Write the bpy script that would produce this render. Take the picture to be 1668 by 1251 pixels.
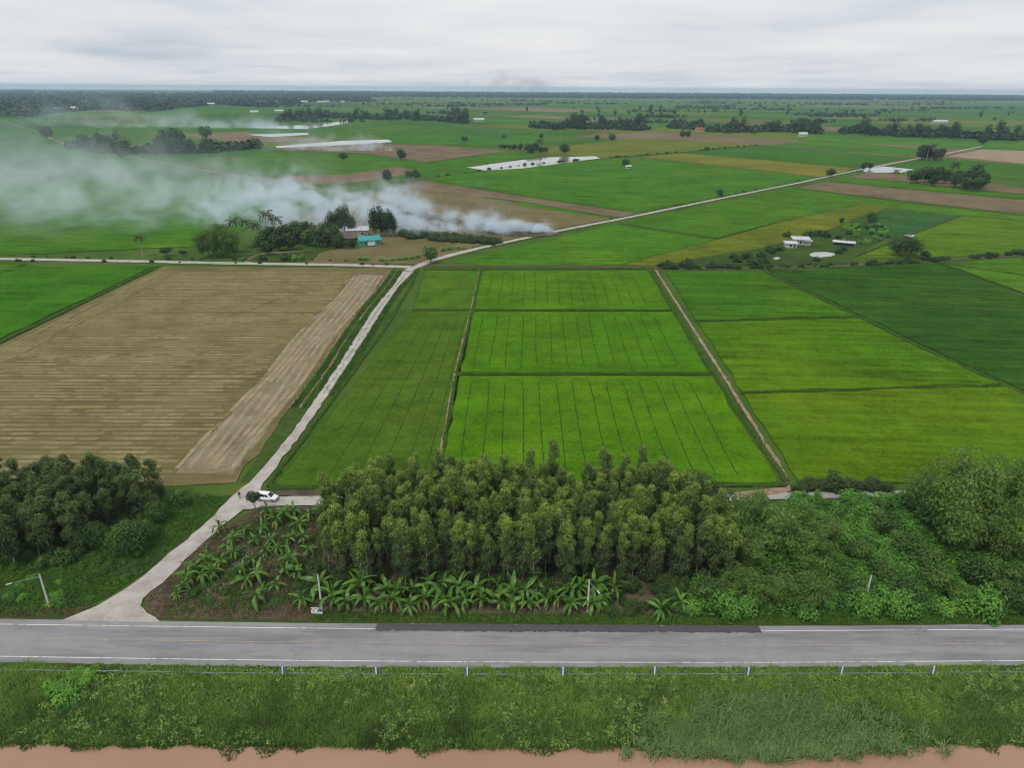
import bpy, bmesh, math, random
import numpy as np
from mathutils import Vector, Matrix
R = math.radians
for o in list(bpy.data.objects): bpy.data.objects.remove(o)
S = bpy.context.scene
C = S.collection

# ------------------------------------------------------------------ camera, sky, sun, exposure
H = 75.0                       # height of the flying camera above the fields
FPX = 1158.0                   # focal length in photograph pixels (1668 wide)
PITCH = math.atan((625.5-143.0)/FPX); ROLL = math.radians(.34)
cam_d = bpy.data.cameras.new('camera'); cam_d.sensor_width = 36; cam_d.sensor_fit = 'HORIZONTAL'
cam_d.lens = 36*FPX/1668; cam_d.clip_start = 1; cam_d.clip_end = 60000
cam = bpy.data.objects.new('camera', cam_d); C.objects.link(cam)
CAM_R = Matrix.Rotation(math.pi/2-PITCH, 3, 'X') @ Matrix.Rotation(ROLL, 3, 'Z')
cam.matrix_world = Matrix.Translation((0, 0, H)) @ CAM_R.to_4x4(); S.camera = cam

SUN_EL, SUN_AZ = 58, 215       # azimuth clockwise from +Y
w = bpy.data.worlds.new('World'); S.world = w; w.use_nodes = True
nt = w.node_tree; nt.nodes.clear()
def N(t, typ, **k):
    n = t.nodes.new(typ)
    for a, b in k.items(): setattr(n, a, b)
    return n
out = N(nt, 'ShaderNodeOutputWorld')
sky = N(nt, 'ShaderNodeTexSky', sky_type='NISHITA', sun_disc=False, sun_elevation=R(SUN_EL), sun_rotation=R(SUN_AZ), altitude=80, air_density=1.2, dust_density=3)
bg1 = N(nt, 'ShaderNodeBackground'); bg1.inputs[1].default_value = 0.09
nt.links.new(sky.outputs[0], bg1.inputs[0])
tc = N(nt, 'ShaderNodeTexCoord'); sx = N(nt, 'ShaderNodeSeparateXYZ'); nt.links.new(tc.outputs['Generated'], sx.inputs[0])
def wm(op, a, b=None, clamp=False):
    n = N(nt, 'ShaderNodeMath', operation=op, use_clamp=clamp)
    for i, v in enumerate((a, b)):
        if v is None: continue
        if isinstance(v, (int, float)): n.inputs[i].default_value = v
        else: nt.links.new(v, n.inputs[i])
    return n.outputs[0]
zz = wm('ADD', wm('MAXIMUM', sx.outputs[2], 0.0), 0.05)
cx = N(nt, 'ShaderNodeCombineXYZ')
nt.links.new(wm('DIVIDE', sx.outputs[0], zz), cx.inputs[0]); nt.links.new(wm('MULTIPLY', wm('DIVIDE', sx.outputs[1], zz), 0.8), cx.inputs[1])
cx.inputs[2].default_value = 3.7
n1 = N(nt, 'ShaderNodeTexNoise'); n1.inputs['Scale'].default_value = 0.42; n1.inputs['Detail'].default_value = 7; n1.inputs['Roughness'].default_value = 0.5; n1.inputs['Distortion'].default_value = 0.15
nt.links.new(cx.outputs[0], n1.inputs['Vector'])
cr = N(nt, 'ShaderNodeValToRGB'); nt.links.new(n1.outputs[0], cr.inputs[0])
e = cr.color_ramp.elements
e[0].position = 0.24; e[0].color = (0.56, 0.63, 0.70, 1)
e[1].position = 0.76; e[1].color = (0.92, 0.92, 0.915, 1)
m_ = e.new(0.45); m_.color = (0.76, 0.795, 0.83, 1)
bg2 = N(nt, 'ShaderNodeBackground'); bg2.inputs[1].default_value = 0.86
nt.links.new(cr.outputs[0], bg2.inputs[0])
mixw = N(nt, 'ShaderNodeMixShader'); mixw.inputs[0].default_value = 0.9
nt.links.new(bg1.outputs[0], mixw.inputs[1]); nt.links.new(bg2.outputs[0], mixw.inputs[2]); nt.links.new(mixw.outputs[0], out.inputs[0])

sl = bpy.data.lights.new('sun', 'SUN'); sl.energy = 1.5; sl.angle = R(10); sl.color = (1, 0.95, 0.88)
sun = bpy.data.objects.new('sun', sl); C.objects.link(sun)
sun.rotation_euler = (R(90-SUN_EL), 0, R(180-SUN_AZ))
S.view_settings.view_transform = 'Standard'; S.view_settings.look = 'None'; S.view_settings.gamma = 1; S.view_settings.exposure = 0.22
S.view_settings.use_curve_mapping = False
S.render.engine = 'CYCLES'
cy = S.cycles
cy.use_denoising = True; cy.max_bounces = 6; cy.diffuse_bounces = 2; cy.glossy_bounces = 2; cy.transmission_bounces = 3
cy.volume_bounces = 3; cy.transparent_max_bounces = 12; cy.sample_clamp_indirect = 4
cy.volume_step_rate = 1.0; cy.volume_max_steps = 256
cy.use_adaptive_sampling = True; cy.adaptive_threshold = 0.012; cy.filter_width = 1.15

# ------------------------------------------------------------------ helpers
rng = np.random.default_rng(7)
rnd = random.Random(11)
def W(px, py, z=0.0):
    """a point of the photograph -> the point of the land (height z) seen there"""
    d = CAM_R @ Vector(((px-834.0)/FPX, -(py-625.5)/FPX, -1.0))
    t = (z-H)/d.z
    return (d.x*t, d.y*t)
def WP(l, z=0.0): return [W(a, b, z) for a, b in l]
def scale_at(px, py):
    x, y = W(px, py); return (y*math.cos(PITCH)+H*math.sin(PITCH))/FPX     # metres per photograph pixel there

def link(o, parent=None):
    C.objects.link(o)
    if parent is not None: o.parent = parent
    return o
def tag(o, label=None, cat=None, group=None, kind=None):
    if label: o['label'] = label
    if cat: o['category'] = cat
    if group: o['group'] = group
    if kind: o['kind'] = kind
    return o
def np_mesh(name, v, f, mat=None, tint=None, smooth=False):
    v = np.asarray(v, np.float32); f = np.asarray(f, np.int32); k = f.shape[1]
    me = bpy.data.meshes.new(name)
    me.vertices.add(len(v)); me.vertices.foreach_set('co', v.ravel())
    me.loops.add(f.size); me.loops.foreach_set('vertex_index', f.ravel())
    me.polygons.add(len(f)); me.polygons.foreach_set('loop_start', np.arange(len(f), dtype=np.int32)*k)
    if smooth: me.polygons.foreach_set('use_smooth', np.ones(len(f), bool))
    if tint is not None:
        a = me.attributes.new('tint', 'FLOAT', 'FACE'); a.data.foreach_set('value', np.asarray(tint, np.float32))
    me.update(calc_edges=True)
    if mat: me.materials.append(mat)
    return me
def mob(name, me, parent=None, loc=None, rot=None, scale=None):
    o = bpy.data.objects.new(name, me); link(o, parent)
    if loc is not None: o.location = loc
    if rot is not None: o.rotation_euler = rot
    if scale is not None: o.scale = scale if hasattr(scale, '__len__') else (scale,)*3
    return o
def empty(name, loc=(0, 0, 0), rz=0, s=1):
    o = bpy.data.objects.new(name, None); link(o); o.location = loc; o.rotation_euler = (0, 0, rz); o.scale = (s, s, s); o.empty_display_size = .3
    return o
def bm_mesh(name, bm, mat=None, smooth=False):
    me = bpy.data.meshes.new(name); bm.normal_update(); bm.to_mesh(me); bm.free()
    if smooth:
        for p in me.polygons: p.use_smooth = True
    if mat: me.materials.append(mat)
    return me
def box_into(bm, c, s, rot=None, bevel=0):
    r = bmesh.ops.create_cube(bm, size=1); vs = r['verts']
    bmesh.ops.scale(bm, vec=s, verts=vs)
    if bevel:
        es = list({e for v in vs for e in v.link_edges})
        b = bmesh.ops.bevel(bm, geom=es, offset=bevel, segments=2, affect='EDGES', profile=.6); vs = list({v for f in b['faces'] for v in f.verts} | {v for v in vs if v.is_valid})
    if rot is not None: bmesh.ops.rotate(bm, cent=(0, 0, 0), matrix=rot, verts=vs)
    bmesh.ops.translate(bm, vec=c, verts=vs)
def box_mesh(name, c, s, mat, rot=None, bevel=0):
    bm = bmesh.new(); box_into(bm, c, s, rot, bevel); return bm_mesh(name, bm, mat)
def tube(pts, rad, sides=6):
    """tapered tube through pts -> verts, quads"""
    pts = [Vector(p) for p in pts]; V = []; F = []
    for i, p in enumerate(pts):
        d = (pts[min(i+1, len(pts)-1)]-pts[max(i-1, 0)]).normalized()
        a = d.orthogonal().normalized(); b = d.cross(a)
        for k in range(sides):
            t = 2*math.pi*k/sides
            V.append(p+(a*math.cos(t)+b*math.sin(t))*rad[i])
    for i in range(len(pts)-1):
        for k in range(sides):
            k2 = (k+1) % sides
            F.append((i*sides+k, i*sides+k2, (i+1)*sides+k2, (i+1)*sides+k))
    return [tuple(v) for v in V], F
def join_geo(parts):
    V = []; F = []
    for v, f in parts:
        o = len(V); V += list(v); F += [tuple(i+o for i in q) for q in f]
    return V, F

# ------------------------------------------------------------------ materials
class NT:
    """small node helper"""
    def __init__(s, name, tree=None):
        if tree is not None: s.t = tree; return
        s.m = bpy.data.materials.new(name); s.m.use_nodes = True; s.t = s.m.node_tree; s.t.nodes.clear()
        s.out = s.n('ShaderNodeOutputMaterial')
    def n(s, typ, **k): return N(s.t, typ, **k)
    def l(s, a, b): s.t.links.new(a, b)
    def set(s, sock, v):
        if isinstance(v, bpy.types.NodeSocket): s.l(v, sock)
        else: sock.default_value = v
    def math(s, op, a, b=0.0, c=None, clamp=False):
        n = s.n('ShaderNodeMath', operation=op, use_clamp=clamp); s.set(n.inputs[0], a); s.set(n.inputs[1], b)
        if c is not None: s.set(n.inputs[2], c)
        return n.outputs[0]
    def pos(s): return s.n('ShaderNodeNewGeometry').outputs['Position']
    def objco(s): return s.n('ShaderNodeTexCoord').outputs['Object']
    def vmul(s, v, k):
        n = s.n('ShaderNodeVectorMath', operation='MULTIPLY'); s.set(n.inputs[0], v); n.inputs[1].default_value = k; return n.outputs[0]
    def rotz(s, v, a):
        n = s.n('ShaderNodeVectorRotate', rotation_type='Z_AXIS'); s.set(n.inputs['Vector'], v); n.inputs['Angle'].default_value = a; return n.outputs[0]
    def noise(s, vec, scale, detail=4, rough=.55, dist=0.0):
        n = s.n('ShaderNodeTexNoise'); s.set(n.inputs['Vector'], vec); s.set(n.inputs['Scale'], scale); n.inputs['Detail'].default_value = detail
        n.inputs['Roughness'].default_value = rough; n.inputs['Distortion'].default_value = dist; return n.outputs[0]
    def ramp(s, f, stops, interp='LINEAR'):
        n = s.n('ShaderNodeValToRGB'); s.set(n.inputs[0], f); e = n.color_ramp.elements; n.color_ramp.interpolation = interp
        while len(e) < len(stops): e.new(.5)
        for i, (p, c) in enumerate(stops): e[i].position = p; e[i].color = (*c, 1) if len(c) == 3 else c
        return n.outputs[0]
    def maprange(s, f, a, b, c=0.0, d=1.0, smooth=False):
        n = s.n('ShaderNodeMapRange', interpolation_type='SMOOTHSTEP' if smooth else 'LINEAR'); s.set(n.inputs[0], f)
        for i, v in zip((1, 2, 3, 4), (a, b, c, d)): s.set(n.inputs[i], v)
        return n.outputs[0]
    def mix(s, f, a, b, blend='MIX'):
        n = s.n('ShaderNodeMix', data_type='RGBA', blend_type=blend); s.set(n.inputs[0], f)
        s.set(n.inputs[6], a if isinstance(a, bpy.types.NodeSocket) else (*a, 1)); s.set(n.inputs[7], b if isinstance(b, bpy.types.NodeSocket) else (*b, 1))
        return n.outputs[2]
    def bump(s, h, strength=.4, dist=.1):
        n = s.n('ShaderNodeBump'); n.inputs['Strength'].default_value = strength; n.inputs['Distance'].default_value = dist; s.set(n.inputs['Height'], h); return n.outputs[0]
    def bsdf(s, col, rough=.8, spec=.3, normal=None, metal=0.0, finish=True):
        n = s.n('ShaderNodeBsdfPrincipled'); s.set(n.inputs['Base Color'], col if isinstance(col, bpy.types.NodeSocket) else (*col, 1))
        s.set(n.inputs['Roughness'], rough); s.set(n.inputs['Specular IOR Level'], spec); s.set(n.inputs['Metallic'], metal)
        if normal is not None: s.l(normal, n.inputs['Normal'])
        if finish: s.l(n.outputs[0], s.out.inputs[0])
        return n.outputs[0]

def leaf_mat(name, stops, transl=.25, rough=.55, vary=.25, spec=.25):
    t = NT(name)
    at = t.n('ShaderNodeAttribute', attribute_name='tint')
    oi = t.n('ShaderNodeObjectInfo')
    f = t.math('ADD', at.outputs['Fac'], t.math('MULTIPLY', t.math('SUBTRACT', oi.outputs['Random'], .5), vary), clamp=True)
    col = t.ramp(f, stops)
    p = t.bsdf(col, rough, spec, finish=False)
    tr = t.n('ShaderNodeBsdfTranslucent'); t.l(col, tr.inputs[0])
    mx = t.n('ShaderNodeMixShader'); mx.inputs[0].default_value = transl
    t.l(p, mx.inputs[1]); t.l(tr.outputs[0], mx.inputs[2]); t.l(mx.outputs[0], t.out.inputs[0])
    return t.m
def plain(name, col, rough=.6, spec=.3, metal=0.0, var=.15, vscale=2.0):
    t = NT(name); nz = t.noise(t.objco(), vscale, 4)
    c2 = tuple(c*(1-var) for c in col); c3 = tuple(min(1, c*(1+var)) for c in col)
    t.bsdf(t.ramp(nz, [(.3, c2), (.7, c3)]), rough, spec, metal=metal); return t.m

M = {}
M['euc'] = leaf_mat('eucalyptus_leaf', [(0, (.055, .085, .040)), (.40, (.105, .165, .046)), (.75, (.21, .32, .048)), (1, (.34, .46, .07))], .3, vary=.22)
M['euc_dark'] = leaf_mat('grove_leaf', [(0, (.046, .075, .026)), (.5, (.085, .135, .038)), (1, (.17, .25, .06))], .3, vary=.25)
M['broad'] = leaf_mat('broad_leaf', [(0, (.036, .078, .018)), (.5, (.068, .145, .026)), (1, (.15, .25, .045))], .25, vary=.3)
M['dark'] = leaf_mat('dark_tree_leaf', [(0, (.022, .045, .014)), (.5, (.042, .080, .020)), (1, (.08, .135, .032))], .2, vary=.3)
M['bamboo'] = leaf_mat('bamboo_leaf', [(0, (.055, .11, .028)), (.5, (.12, .22, .042)), (1, (.24, .36, .075))], .35, vary=.25)
M['vine'] = leaf_mat('vine_leaf', [(0, (.038, .100, .018)), (.5, (.105, .275, .038)), (1, (.24, .46, .065))], .33, vary=.4)
M['far'] = leaf_mat('far_leaf', [(0, (.020, .040, .014)), (.5, (.036, .066, .020)), (1, (.07, .11, .03))], .15, vary=.4)
M['banana'] = leaf_mat('banana_leaf', [(0, (.050, .135, .016)), (.5, (.095, .22, .026)), (1, (.20, .34, .055))], .3, .4, vary=.5, spec=.4)
M['banana_dead'] = plain('banana_dead_leaf', (.30, .19, .08), .8)
M['palm'] = leaf_mat('palm_frond', [(0, (.04, .06, .02)), (.6, (.075, .10, .032)), (1, (.15, .14, .05))], .2, vary=.3)
M['grass'] = leaf_mat('bank_grass', [(0, (.080, .135, .040)), (.40, (.215, .345, .075)), (.75, (.35, .50, .10)), (1, (.46, .48, .20))], .4, vary=0)
M['verge'] = leaf_mat('verge_grass', [(0, (.045, .105, .018)), (.5, (.10, .215, .026)), (1, (.24, .32, .06))], .35, vary=0)
M['dry'] = leaf_mat('dry_grass', [(0, (.10, .070, .044)), (.5, (.19, .135, .078)), (.8, (.26, .21, .115)), (1, (.14, .19, .045))], .25, vary=0)
M['reed'] = leaf_mat('reed_blade', [(0, (.075, .14, .038)), (.5, (.155, .255, .075)), (1, (.34, .44, .19))], .35, .5, vary=0, spec=.35)
M['bark'] = plain('bark', (.20, .165, .13), .9, .1, var=.4, vscale=3)
M['bark_pale'] = plain('pale_bark', (.30, .27, .22), .85, .1, var=.35, vscale=3)
M['stem'] = plain('banana_stem', (.13, .14, .05), .7, var=.4)
M['white'] = plain('white_paint', (.78, .79, .80), .45, var=.05)
M['concrete'] = plain('concrete_post', (.52, .52, .50), .8, var=.12)
M['steel'] = plain('galvanised_steel', (.24, .27, .30), .6, .4, .3, var=.2)
M['plate'] = plain('grey_plate', (.12, .15, .19), .5, .4, var=.1)
M['tyre'] = plain('tyre_rubber', (.02, .02, .022), .9)
M['rim'] = plain('wheel_rim', (.45, .46, .48), .3, .5, .7)
M['glass'] = plain('dark_window_glass', (.012, .014, .018), .06, .6, var=.02)
M['car'] = plain('white_car_paint', (.80, .81, .83), .22, .6, var=.02)
M['red'] = plain('red_lens', (.45, .02, .015), .25, .5)
M['lamp'] = plain('headlamp_glass', (.75, .78, .8), .12, .6)
M['black'] = plain('black_plastic', (.02, .02, .022), .6)
M['orange'] = plain('orange_band', (.60, .20, .05), .6)
M['redprint'] = plain('red_print', (.55, .03, .04), .5)
M['teal'] = plain('teal_print', (.05, .17, .18), .5, var=.5, vscale=5)
M['navy'] = plain('dark_print', (.03, .05, .10), .5)
M['skin'] = plain('skin', (.35, .20, .13), .6)
M['shirt'] = plain('dark_shirt', (.02, .022, .035), .85)
M['trousers'] = plain('grey_trousers', (.25, .24, .23), .85)
M['hair'] = plain('black_hair', (.012, .011, .01), .5)

# ------------------------------------------------------------------ ground materials
def rice_mat(name, amp=1.0, ang=0.0, streak=.5, patch=28.0, yellow=.5):
    t = NT(name); p = t.pos(); oi = t.n('ShaderNodeObjectInfo')
    big = t.noise(p, 1/patch, 4, .6); mid = t.noise(p, .16, 5, .68); fine = t.noise(p, 1.1, 4, .85)
    st = t.noise(t.vmul(t.rotz(p, ang), (.028, .38, 1)), 1.0, 4, .62)
    c = lambda n, k: t.math('MULTIPLY', t.math('SUBTRACT', n, .5), k*amp)
    k = t.math('ADD', t.math('ADD', c(big, 1.0), c(mid, 1.0)), t.math('ADD', c(st, streak*2.2), t.math('ADD', c(fine, 1.7), 1.0)))
    k = t.math('MULTIPLY', t.math('MAXIMUM', t.math('MINIMUM', k, 1.9), .3), .93)
    comb = t.n('ShaderNodeCombineColor')
    for i in range(3): t.l(k, comb.inputs[i])
    col = t.mix(1.0, oi.outputs['Color'], comb.outputs[0], 'MULTIPLY')
    yf = t.maprange(t.noise(p, 1/(patch*1.7), 4, .6, .6), .46, .66, 0, yellow, True)
    col = t.mix(yf, col, t.mix(1.0, col, (1.5, 1.12, 1.0), 'MULTIPLY'))
    t.bsdf(col, .85, .02, t.bump(t.math('ADD', fine, t.math('MULTIPLY', mid, 2)), .5, .3)); return t.m
M['rice'] = rice_mat('rice_crop')
M['rice_calm'] = rice_mat('rice_crop_even', .95, 0, .3, 18, .55)
M['rice_streak'] = rice_mat('rice_crop_streaked', 1.0, R(3), .75, 34, .7)
M['rice_far'] = rice_mat('rice_crop_far', 1.0, R(45), .6, 90, .5)
def soil_mat(name, cols, scale=.25, ang=0.0, streak=.5, rough=.95):
    t = NT(name); p = t.pos()
    a = t.noise(p, scale, 6, .62); b = t.noise(t.vmul(t.rotz(p, ang), (.06, .9, 1)), 1.0, 4, .6); c = t.noise(p, 2.5, 3, .7)
    f = t.math('ADD', t.math('MULTIPLY', a, .75-.5*streak), t.math('ADD', t.math('MULTIPLY', b, .5*streak), t.math('MULTIPLY', c, .25)))
    n = len(cols); st = [(.33+.34*i/(n-1), cc) for i, cc in enumerate(cols)]
    t.bsdf(t.ramp(f, st), rough, .03, t.bump(t.math('ADD', a, c), .5, .3)); return t.m
M['ground'] = soil_mat('ground_soil_grass', [(.032, .060, .012), (.052, .105, .016), (.075, .125, .022), (.12, .125, .045)], .03, 0, .2)
M['farground'] = soil_mat('far_plain', [(.045, .085, .018), (.07, .13, .02), (.10, .15, .03), (.15, .14, .055)], .004, R(45), .3)
M['stubble'] = soil_mat('stubble_soil', [(.078, .066, .026), (.125, .105, .044), (.17, .143, .068), (.215, .18, .095)], .05, 0, .75)
M['straw'] = soil_mat('straw', [(.125, .108, .040), (.225, .19, .086), (.33, .28, .145)], .08, 0, .5)
M['straw_side'] = soil_mat('headland_straw', [(.20, .158, .09), (.29, .235, .145), (.37, .30, .195)], .25, 0, .2)
M['headland'] = soil_mat('headland_soil', [(.13, .105, .06), (.19, .152, .09), (.25, .205, .13), (.30, .25, .165)], .12, R(-28), .5)
M['fallow'] = soil_mat('fallow_soil', [(.075, .055, .032), (.13, .095, .055), (.19, .145, .085), (.15, .14, .05)], .03, R(45), .6)
M['dryweed'] = soil_mat('dry_weeds', [(.045, .038, .026), (.080, .064, .045), (.12, .095, .066), (.075, .085, .03)], .30, 0, .1)
M['tan'] = soil_mat('tan_soil', [(.20, .15, .095), (.29, .22, .145), (.37, .29, .20)], .06, R(45), .3)
M['weeds'] = soil_mat('weedy_ground', [(.03, .05, .014), (.055, .095, .02), (.09, .13, .03)], .3, 0, .1)
M['reddirt'] = soil_mat('reddish_dirt', [(.17, .115, .075), (.29, .20, .145), (.40, .30, .22)], .5, 0, .2)
M['bund'] = soil_mat('bund_grass', [(.030, .055, .012), (.05, .09, .018), (.085, .10, .03)], .5, 0, .1)
M['track'] = soil_mat('wheel_track_mud', [(.018, .045, .008), (.030, .070, .010), (.05, .10, .012)], .6, 0, .1)
def gravel_mat():
    t = NT('gravel'); p = t.pos(); a = t.noise(p, .25, 6, .65); c = t.noise(p, 3.0, 3, .7)
    f = t.math('ADD', t.math('MULTIPLY', a, .65), t.math('MULTIPLY', c, .35))
    t.bsdf(t.ramp(f, [(.32, (.25, .215, .18)), (.5, (.40, .365, .33)), (.68, (.52, .49, .455))]), .95, .1, t.bump(c, .5, .05)); return t.m
M['gravel'] = gravel_mat()
def asphalt_mat(name, c0, c1, crack=True):
    t = NT(name); p = t.pos(); a = t.noise(t.vmul(p, (.02, .9, 1)), 1.0, 5, .6); b = t.noise(p, .3, 6, .65); c = t.noise(p, 6, 2, .6)
    f = t.math('ADD', t.math('MULTIPLY', a, .45), t.math('ADD', t.math('MULTIPLY', b, .35), t.math('MULTIPLY', c, .2)))
    col = t.ramp(f, [(.34, c0), (.68, c1)])
    if crack: col = t.mix(t.math('MULTIPLY', t.maprange(t.noise(t.vmul(p, (.05, .45, 1)), 1.0, 5, .7), .46, .64, 0, 1), .65), col, tuple(x*.66 for x in c0))
    if crack:
        v = t.n('ShaderNodeTexVoronoi', feature='DISTANCE_TO_EDGE'); v.inputs['Scale'].default_value = .13
        wv = t.n('ShaderNodeVectorMath', operation='ADD'); t.l(p, wv.inputs[0])
        nz = t.n('ShaderNodeTexNoise'); nz.inputs['Scale'].default_value = .5; t.l(p, nz.inputs['Vector'])
        sc = t.n('ShaderNodeVectorMath', operation='SCALE'); t.l(nz.outputs['Color'], sc.inputs[0]); sc.inputs['Scale'].default_value = 3.0
        t.l(sc.outputs[0], wv.inputs[1]); t.l(wv.outputs[0], v.inputs['Vector'])
        k = t.math('MULTIPLY', t.maprange(v.outputs['Distance'], .0, .012, 1, 0), t.maprange(t.noise(p, .05, 2), .55, .62, 0, .45))
        col = t.mix(k, col, tuple(x*.45 for x in c0))
    t.bsdf(col, .88, .25, t.bump(c, .25, .02)); return t.m
M['asphalt'] = asphalt_mat('worn_asphalt', (.215, .207, .212), (.30, .29, .297))
M['newasphalt'] = asphalt_mat('fresh_asphalt', (.060, .058, .062), (.095, .09, .093), False)
M['oldconcrete'] = asphalt_mat('pale_concrete', (.30, .28, .26), (.42, .40, .375))
def line_mat(name, col, wear):
    t = NT(name); p = t.pos(); f = t.math('ADD', t.math('MULTIPLY', t.noise(p, 1.2, 5, .7), .6), t.math('MULTIPLY', t.noise(p, .15, 2), .4))
    t.bsdf(t.mix(t.maprange(f, wear, wear+.12), (.26, .25, .25), col), .7, .3); return t.m
M['wline'] = line_mat('white_road_paint', (.70, .70, .70), .38)
M['yline'] = line_mat('yellow_road_paint', (.46, .35, .17), .45)
def water_mat(name, c0, c1, rough=.12, scale=.02):
    t = NT(name); p = t.pos(); f = t.noise(t.vmul(p, (.5, 1, 1)), scale*4, 4, .5)
    rip = t.noise(t.vmul(p, (1, 1.6, 1)), 1.4, 4, .6)
    t.bsdf(t.ramp(f, [(.3, c0), (.7, c1)]), rough, .5, t.bump(rip, .05, .08)); return t.m
M['canal'] = water_mat('muddy_water', (.31, .175, .108), (.35, .205, .13), .18)
M['pond'] = water_mat('milky_pond', (.20, .22, .16), (.26, .28, .21), .06)
M['wet'] = water_mat('flooded_field', (.22, .23, .22), (.32, .33, .32), .08)

# ------------------------------------------------------------------ sheets
def dens(poly, step, jit, closed=True, seed=0):
    r = np.random.default_rng(seed); outp = []
    n = len(poly)
    for i in range(n if closed else n-1):
        a = np.array(poly[i]); b = np.array(poly[(i+1) % n]); k = max(1, int(np.linalg.norm(b-a)/step))
        for j in range(k):
            q = a+(b-a)*j/k
            outp.append(tuple(q+(r.normal(0, jit, 2) if j else 0)))
    if not closed: outp.append(tuple(poly[-1]))
    return outp
def sheet(name, poly, z, mat, skirt=0.0, step=5.0, jit=0.0, color=None, parent=None, seed=0):
    pts = dens(poly, step, jit, True, seed) if jit else [tuple(p) for p in poly]
    bm = bmesh.new(); top = [bm.verts.new((x, y, z)) for x, y in pts]; f = bm.faces.new(top); f.normal_update()
    if f.normal.z < 0: f.normal_flip()
    if skirt:
        lo = [bm.verts.new((x, y, z-skirt)) for x, y in pts]; n = len(pts)
        for i in range(n): bm.faces.new((top[i], top[(i+1) % n], lo[(i+1) % n], lo[i]))
        bmesh.ops.recalc_face_normals(bm, faces=bm.faces)
    bmesh.ops.triangulate(bm, faces=[f])
    o = mob(name, bm_mesh(name, bm, mat), parent)
    if parent is None: o['kind'] = 'structure'
    if color: o.color = (*color, 1)
    return o
def resample(pl, n):
    a = np.array(pl, float); d = np.r_[0, np.cumsum(np.linalg.norm(np.diff(a, axis=0), axis=1))]
    s = np.linspace(0, d[-1], n); return np.c_[np.interp(s, d, a[:, 0]), np.interp(s, d, a[:, 1])]
def smooth(pl, n=60):
    a = np.array(pl, float); p = resample(a, n)
    for _ in range(3): p[1:-1] = (p[:-2]+2*p[1:-1]+p[2:])/4
    return p
def ribbon2(name, A, B, z, mat, n=80, jit=0.0, parent=None, crown=0.0, seed=1):
    """sheet between two edge lines; raggedness jit, crown = how much the middle is higher"""
    r = np.random.default_rng(seed)
    a = resample(A, n); b = resample(B, n)
    if jit: a = a+r.normal(0, jit, a.shape); b = b+r.normal(0, jit, b.shape)
    m = (a+b)/2
    V = np.concatenate([np.c_[a, np.full(n, z)], np.c_[m, np.full(n, z+crown)], np.c_[b, np.full(n, z)]])
    F = []
    for k in (0, 1):
        for i in range(n-1): F.append((k*n+i, k*n+i+1, (k+1)*n+i+1, (k+1)*n+i))
    me = np_mesh(name, V, F, mat, smooth=True)
    if me.polygons[0].normal.z < 0: me.flip_normals()
    o = mob(name, me, parent)
    if parent is None: o['kind'] = 'structure'
    return o
def offset(pl, d):
    p = np.array(pl, float); t = np.gradient(p, axis=0); t /= np.linalg.norm(t, axis=1)[:, None]
    return p+np.c_[-t[:, 1], t[:, 0]]*np.asarray(d)[..., None] if np.ndim(d) else p+np.c_[-t[:, 1], t[:, 0]]*d
def strip(name, line, wdt, z, mat, n=60, jit=0.0, parent=None, crown=0.0, seed=1):
    l = resample(line, n); return ribbon2(name, offset(l, wdt/2), offset(l, -wdt/2), z, mat, n, jit, parent, crown, seed)

# the plain
bm = bmesh.new()
ys = [76.5, 150, 400, 1000, 3000, 8000, 16000]; xs = [-15000, -4000, -1000, -300, 0, 300, 1000, 4000, 15000]
g = [[bm.verts.new((x, y, -.12)) for x in xs] for y in ys]
for j in range(len(ys)-1):
    for i in range(len(xs)-1):
        f = bm.faces.new((g[j][i], g[j][i+1], g[j+1][i+1], g[j+1][i])); f.material_index = 1 if ys[j] >= 1000 else 0
me = bm_mesh('ground', bm); me.materials.append(M['ground']); me.materials.append(M['farground'])
tag(mob('ground', me), kind='structure')

# highway: edge lines read along the road, a very gentle bend
def road_line(pts, z=.3):
    p = [W(a, b, z) for a, b in pts]
    p0 = np.array(p[0]); p1 = np.array(p[1]); q0 = np.array(p[-1]); q1 = np.array(p[-2])
    return [tuple(p0+(p0-p1)/np.linalg.norm(p0-p1)*400)]+p+[tuple(q0+(q0-q1)/np.linalg.norm(q0-q1)*400)]
RF = road_line([(0, 1008), (400, 1014), (834, 1018), (1250, 1020), (1668, 1018)])
RN = road_line([(0, 1080), (400, 1086), (834, 1088), (1250, 1087), (1668, 1084)])
LF = road_line([(0, 1017.5), (400, 1023), (834, 1027), (1250, 1028.5), (1668, 1026)])
LN = road_line([(0, 1070), (400, 1076), (834, 1079.5), (1250, 1080), (1668, 1077)])
LC = road_line([(0, 1040.5), (400, 1046), (834, 1050), (1250, 1052), (1668, 1049)])
ribbon2('highway', RF, RN, .30, M['asphalt'], 160, .05, crown=.03)
def on_road(line, wdt, z, mat, x0, x1, name):
    l = smooth(resample(line, 400), 400); l = l[(l[:, 0] > x0) & (l[:, 0] < x1)]
    return strip(name, l, wdt, z, mat, 120)
on_road(LF, .13, .345, M['wline'], -400, 400, 'road_edge_line')
on_road(LN, .13, .345, M['wline'], -400, 400, 'road_edge_line')
on_road(LC, .12, .350, M['yline'], W(38, 1042, .3)[0], 400, 'road_centre_line')
pa = smooth(resample(RF, 400), 400); pb = smooth(resample(LF, 400), 400); pb[:, 1] -= .35
X0, X1 = W(604, 1018, .3)[0], W(1256, 1020, .3)[0]
sa = pa[(pa[:, 0] > X0) & (pa[:, 0] < X1)]; sb = pb[(pb[:, 0] > X0+.6) & (pb[:, 0] < X1-.3)]
ribbon2('asphalt_patch', sa, sb, .358, M['newasphalt'], 130, .10)
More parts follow.
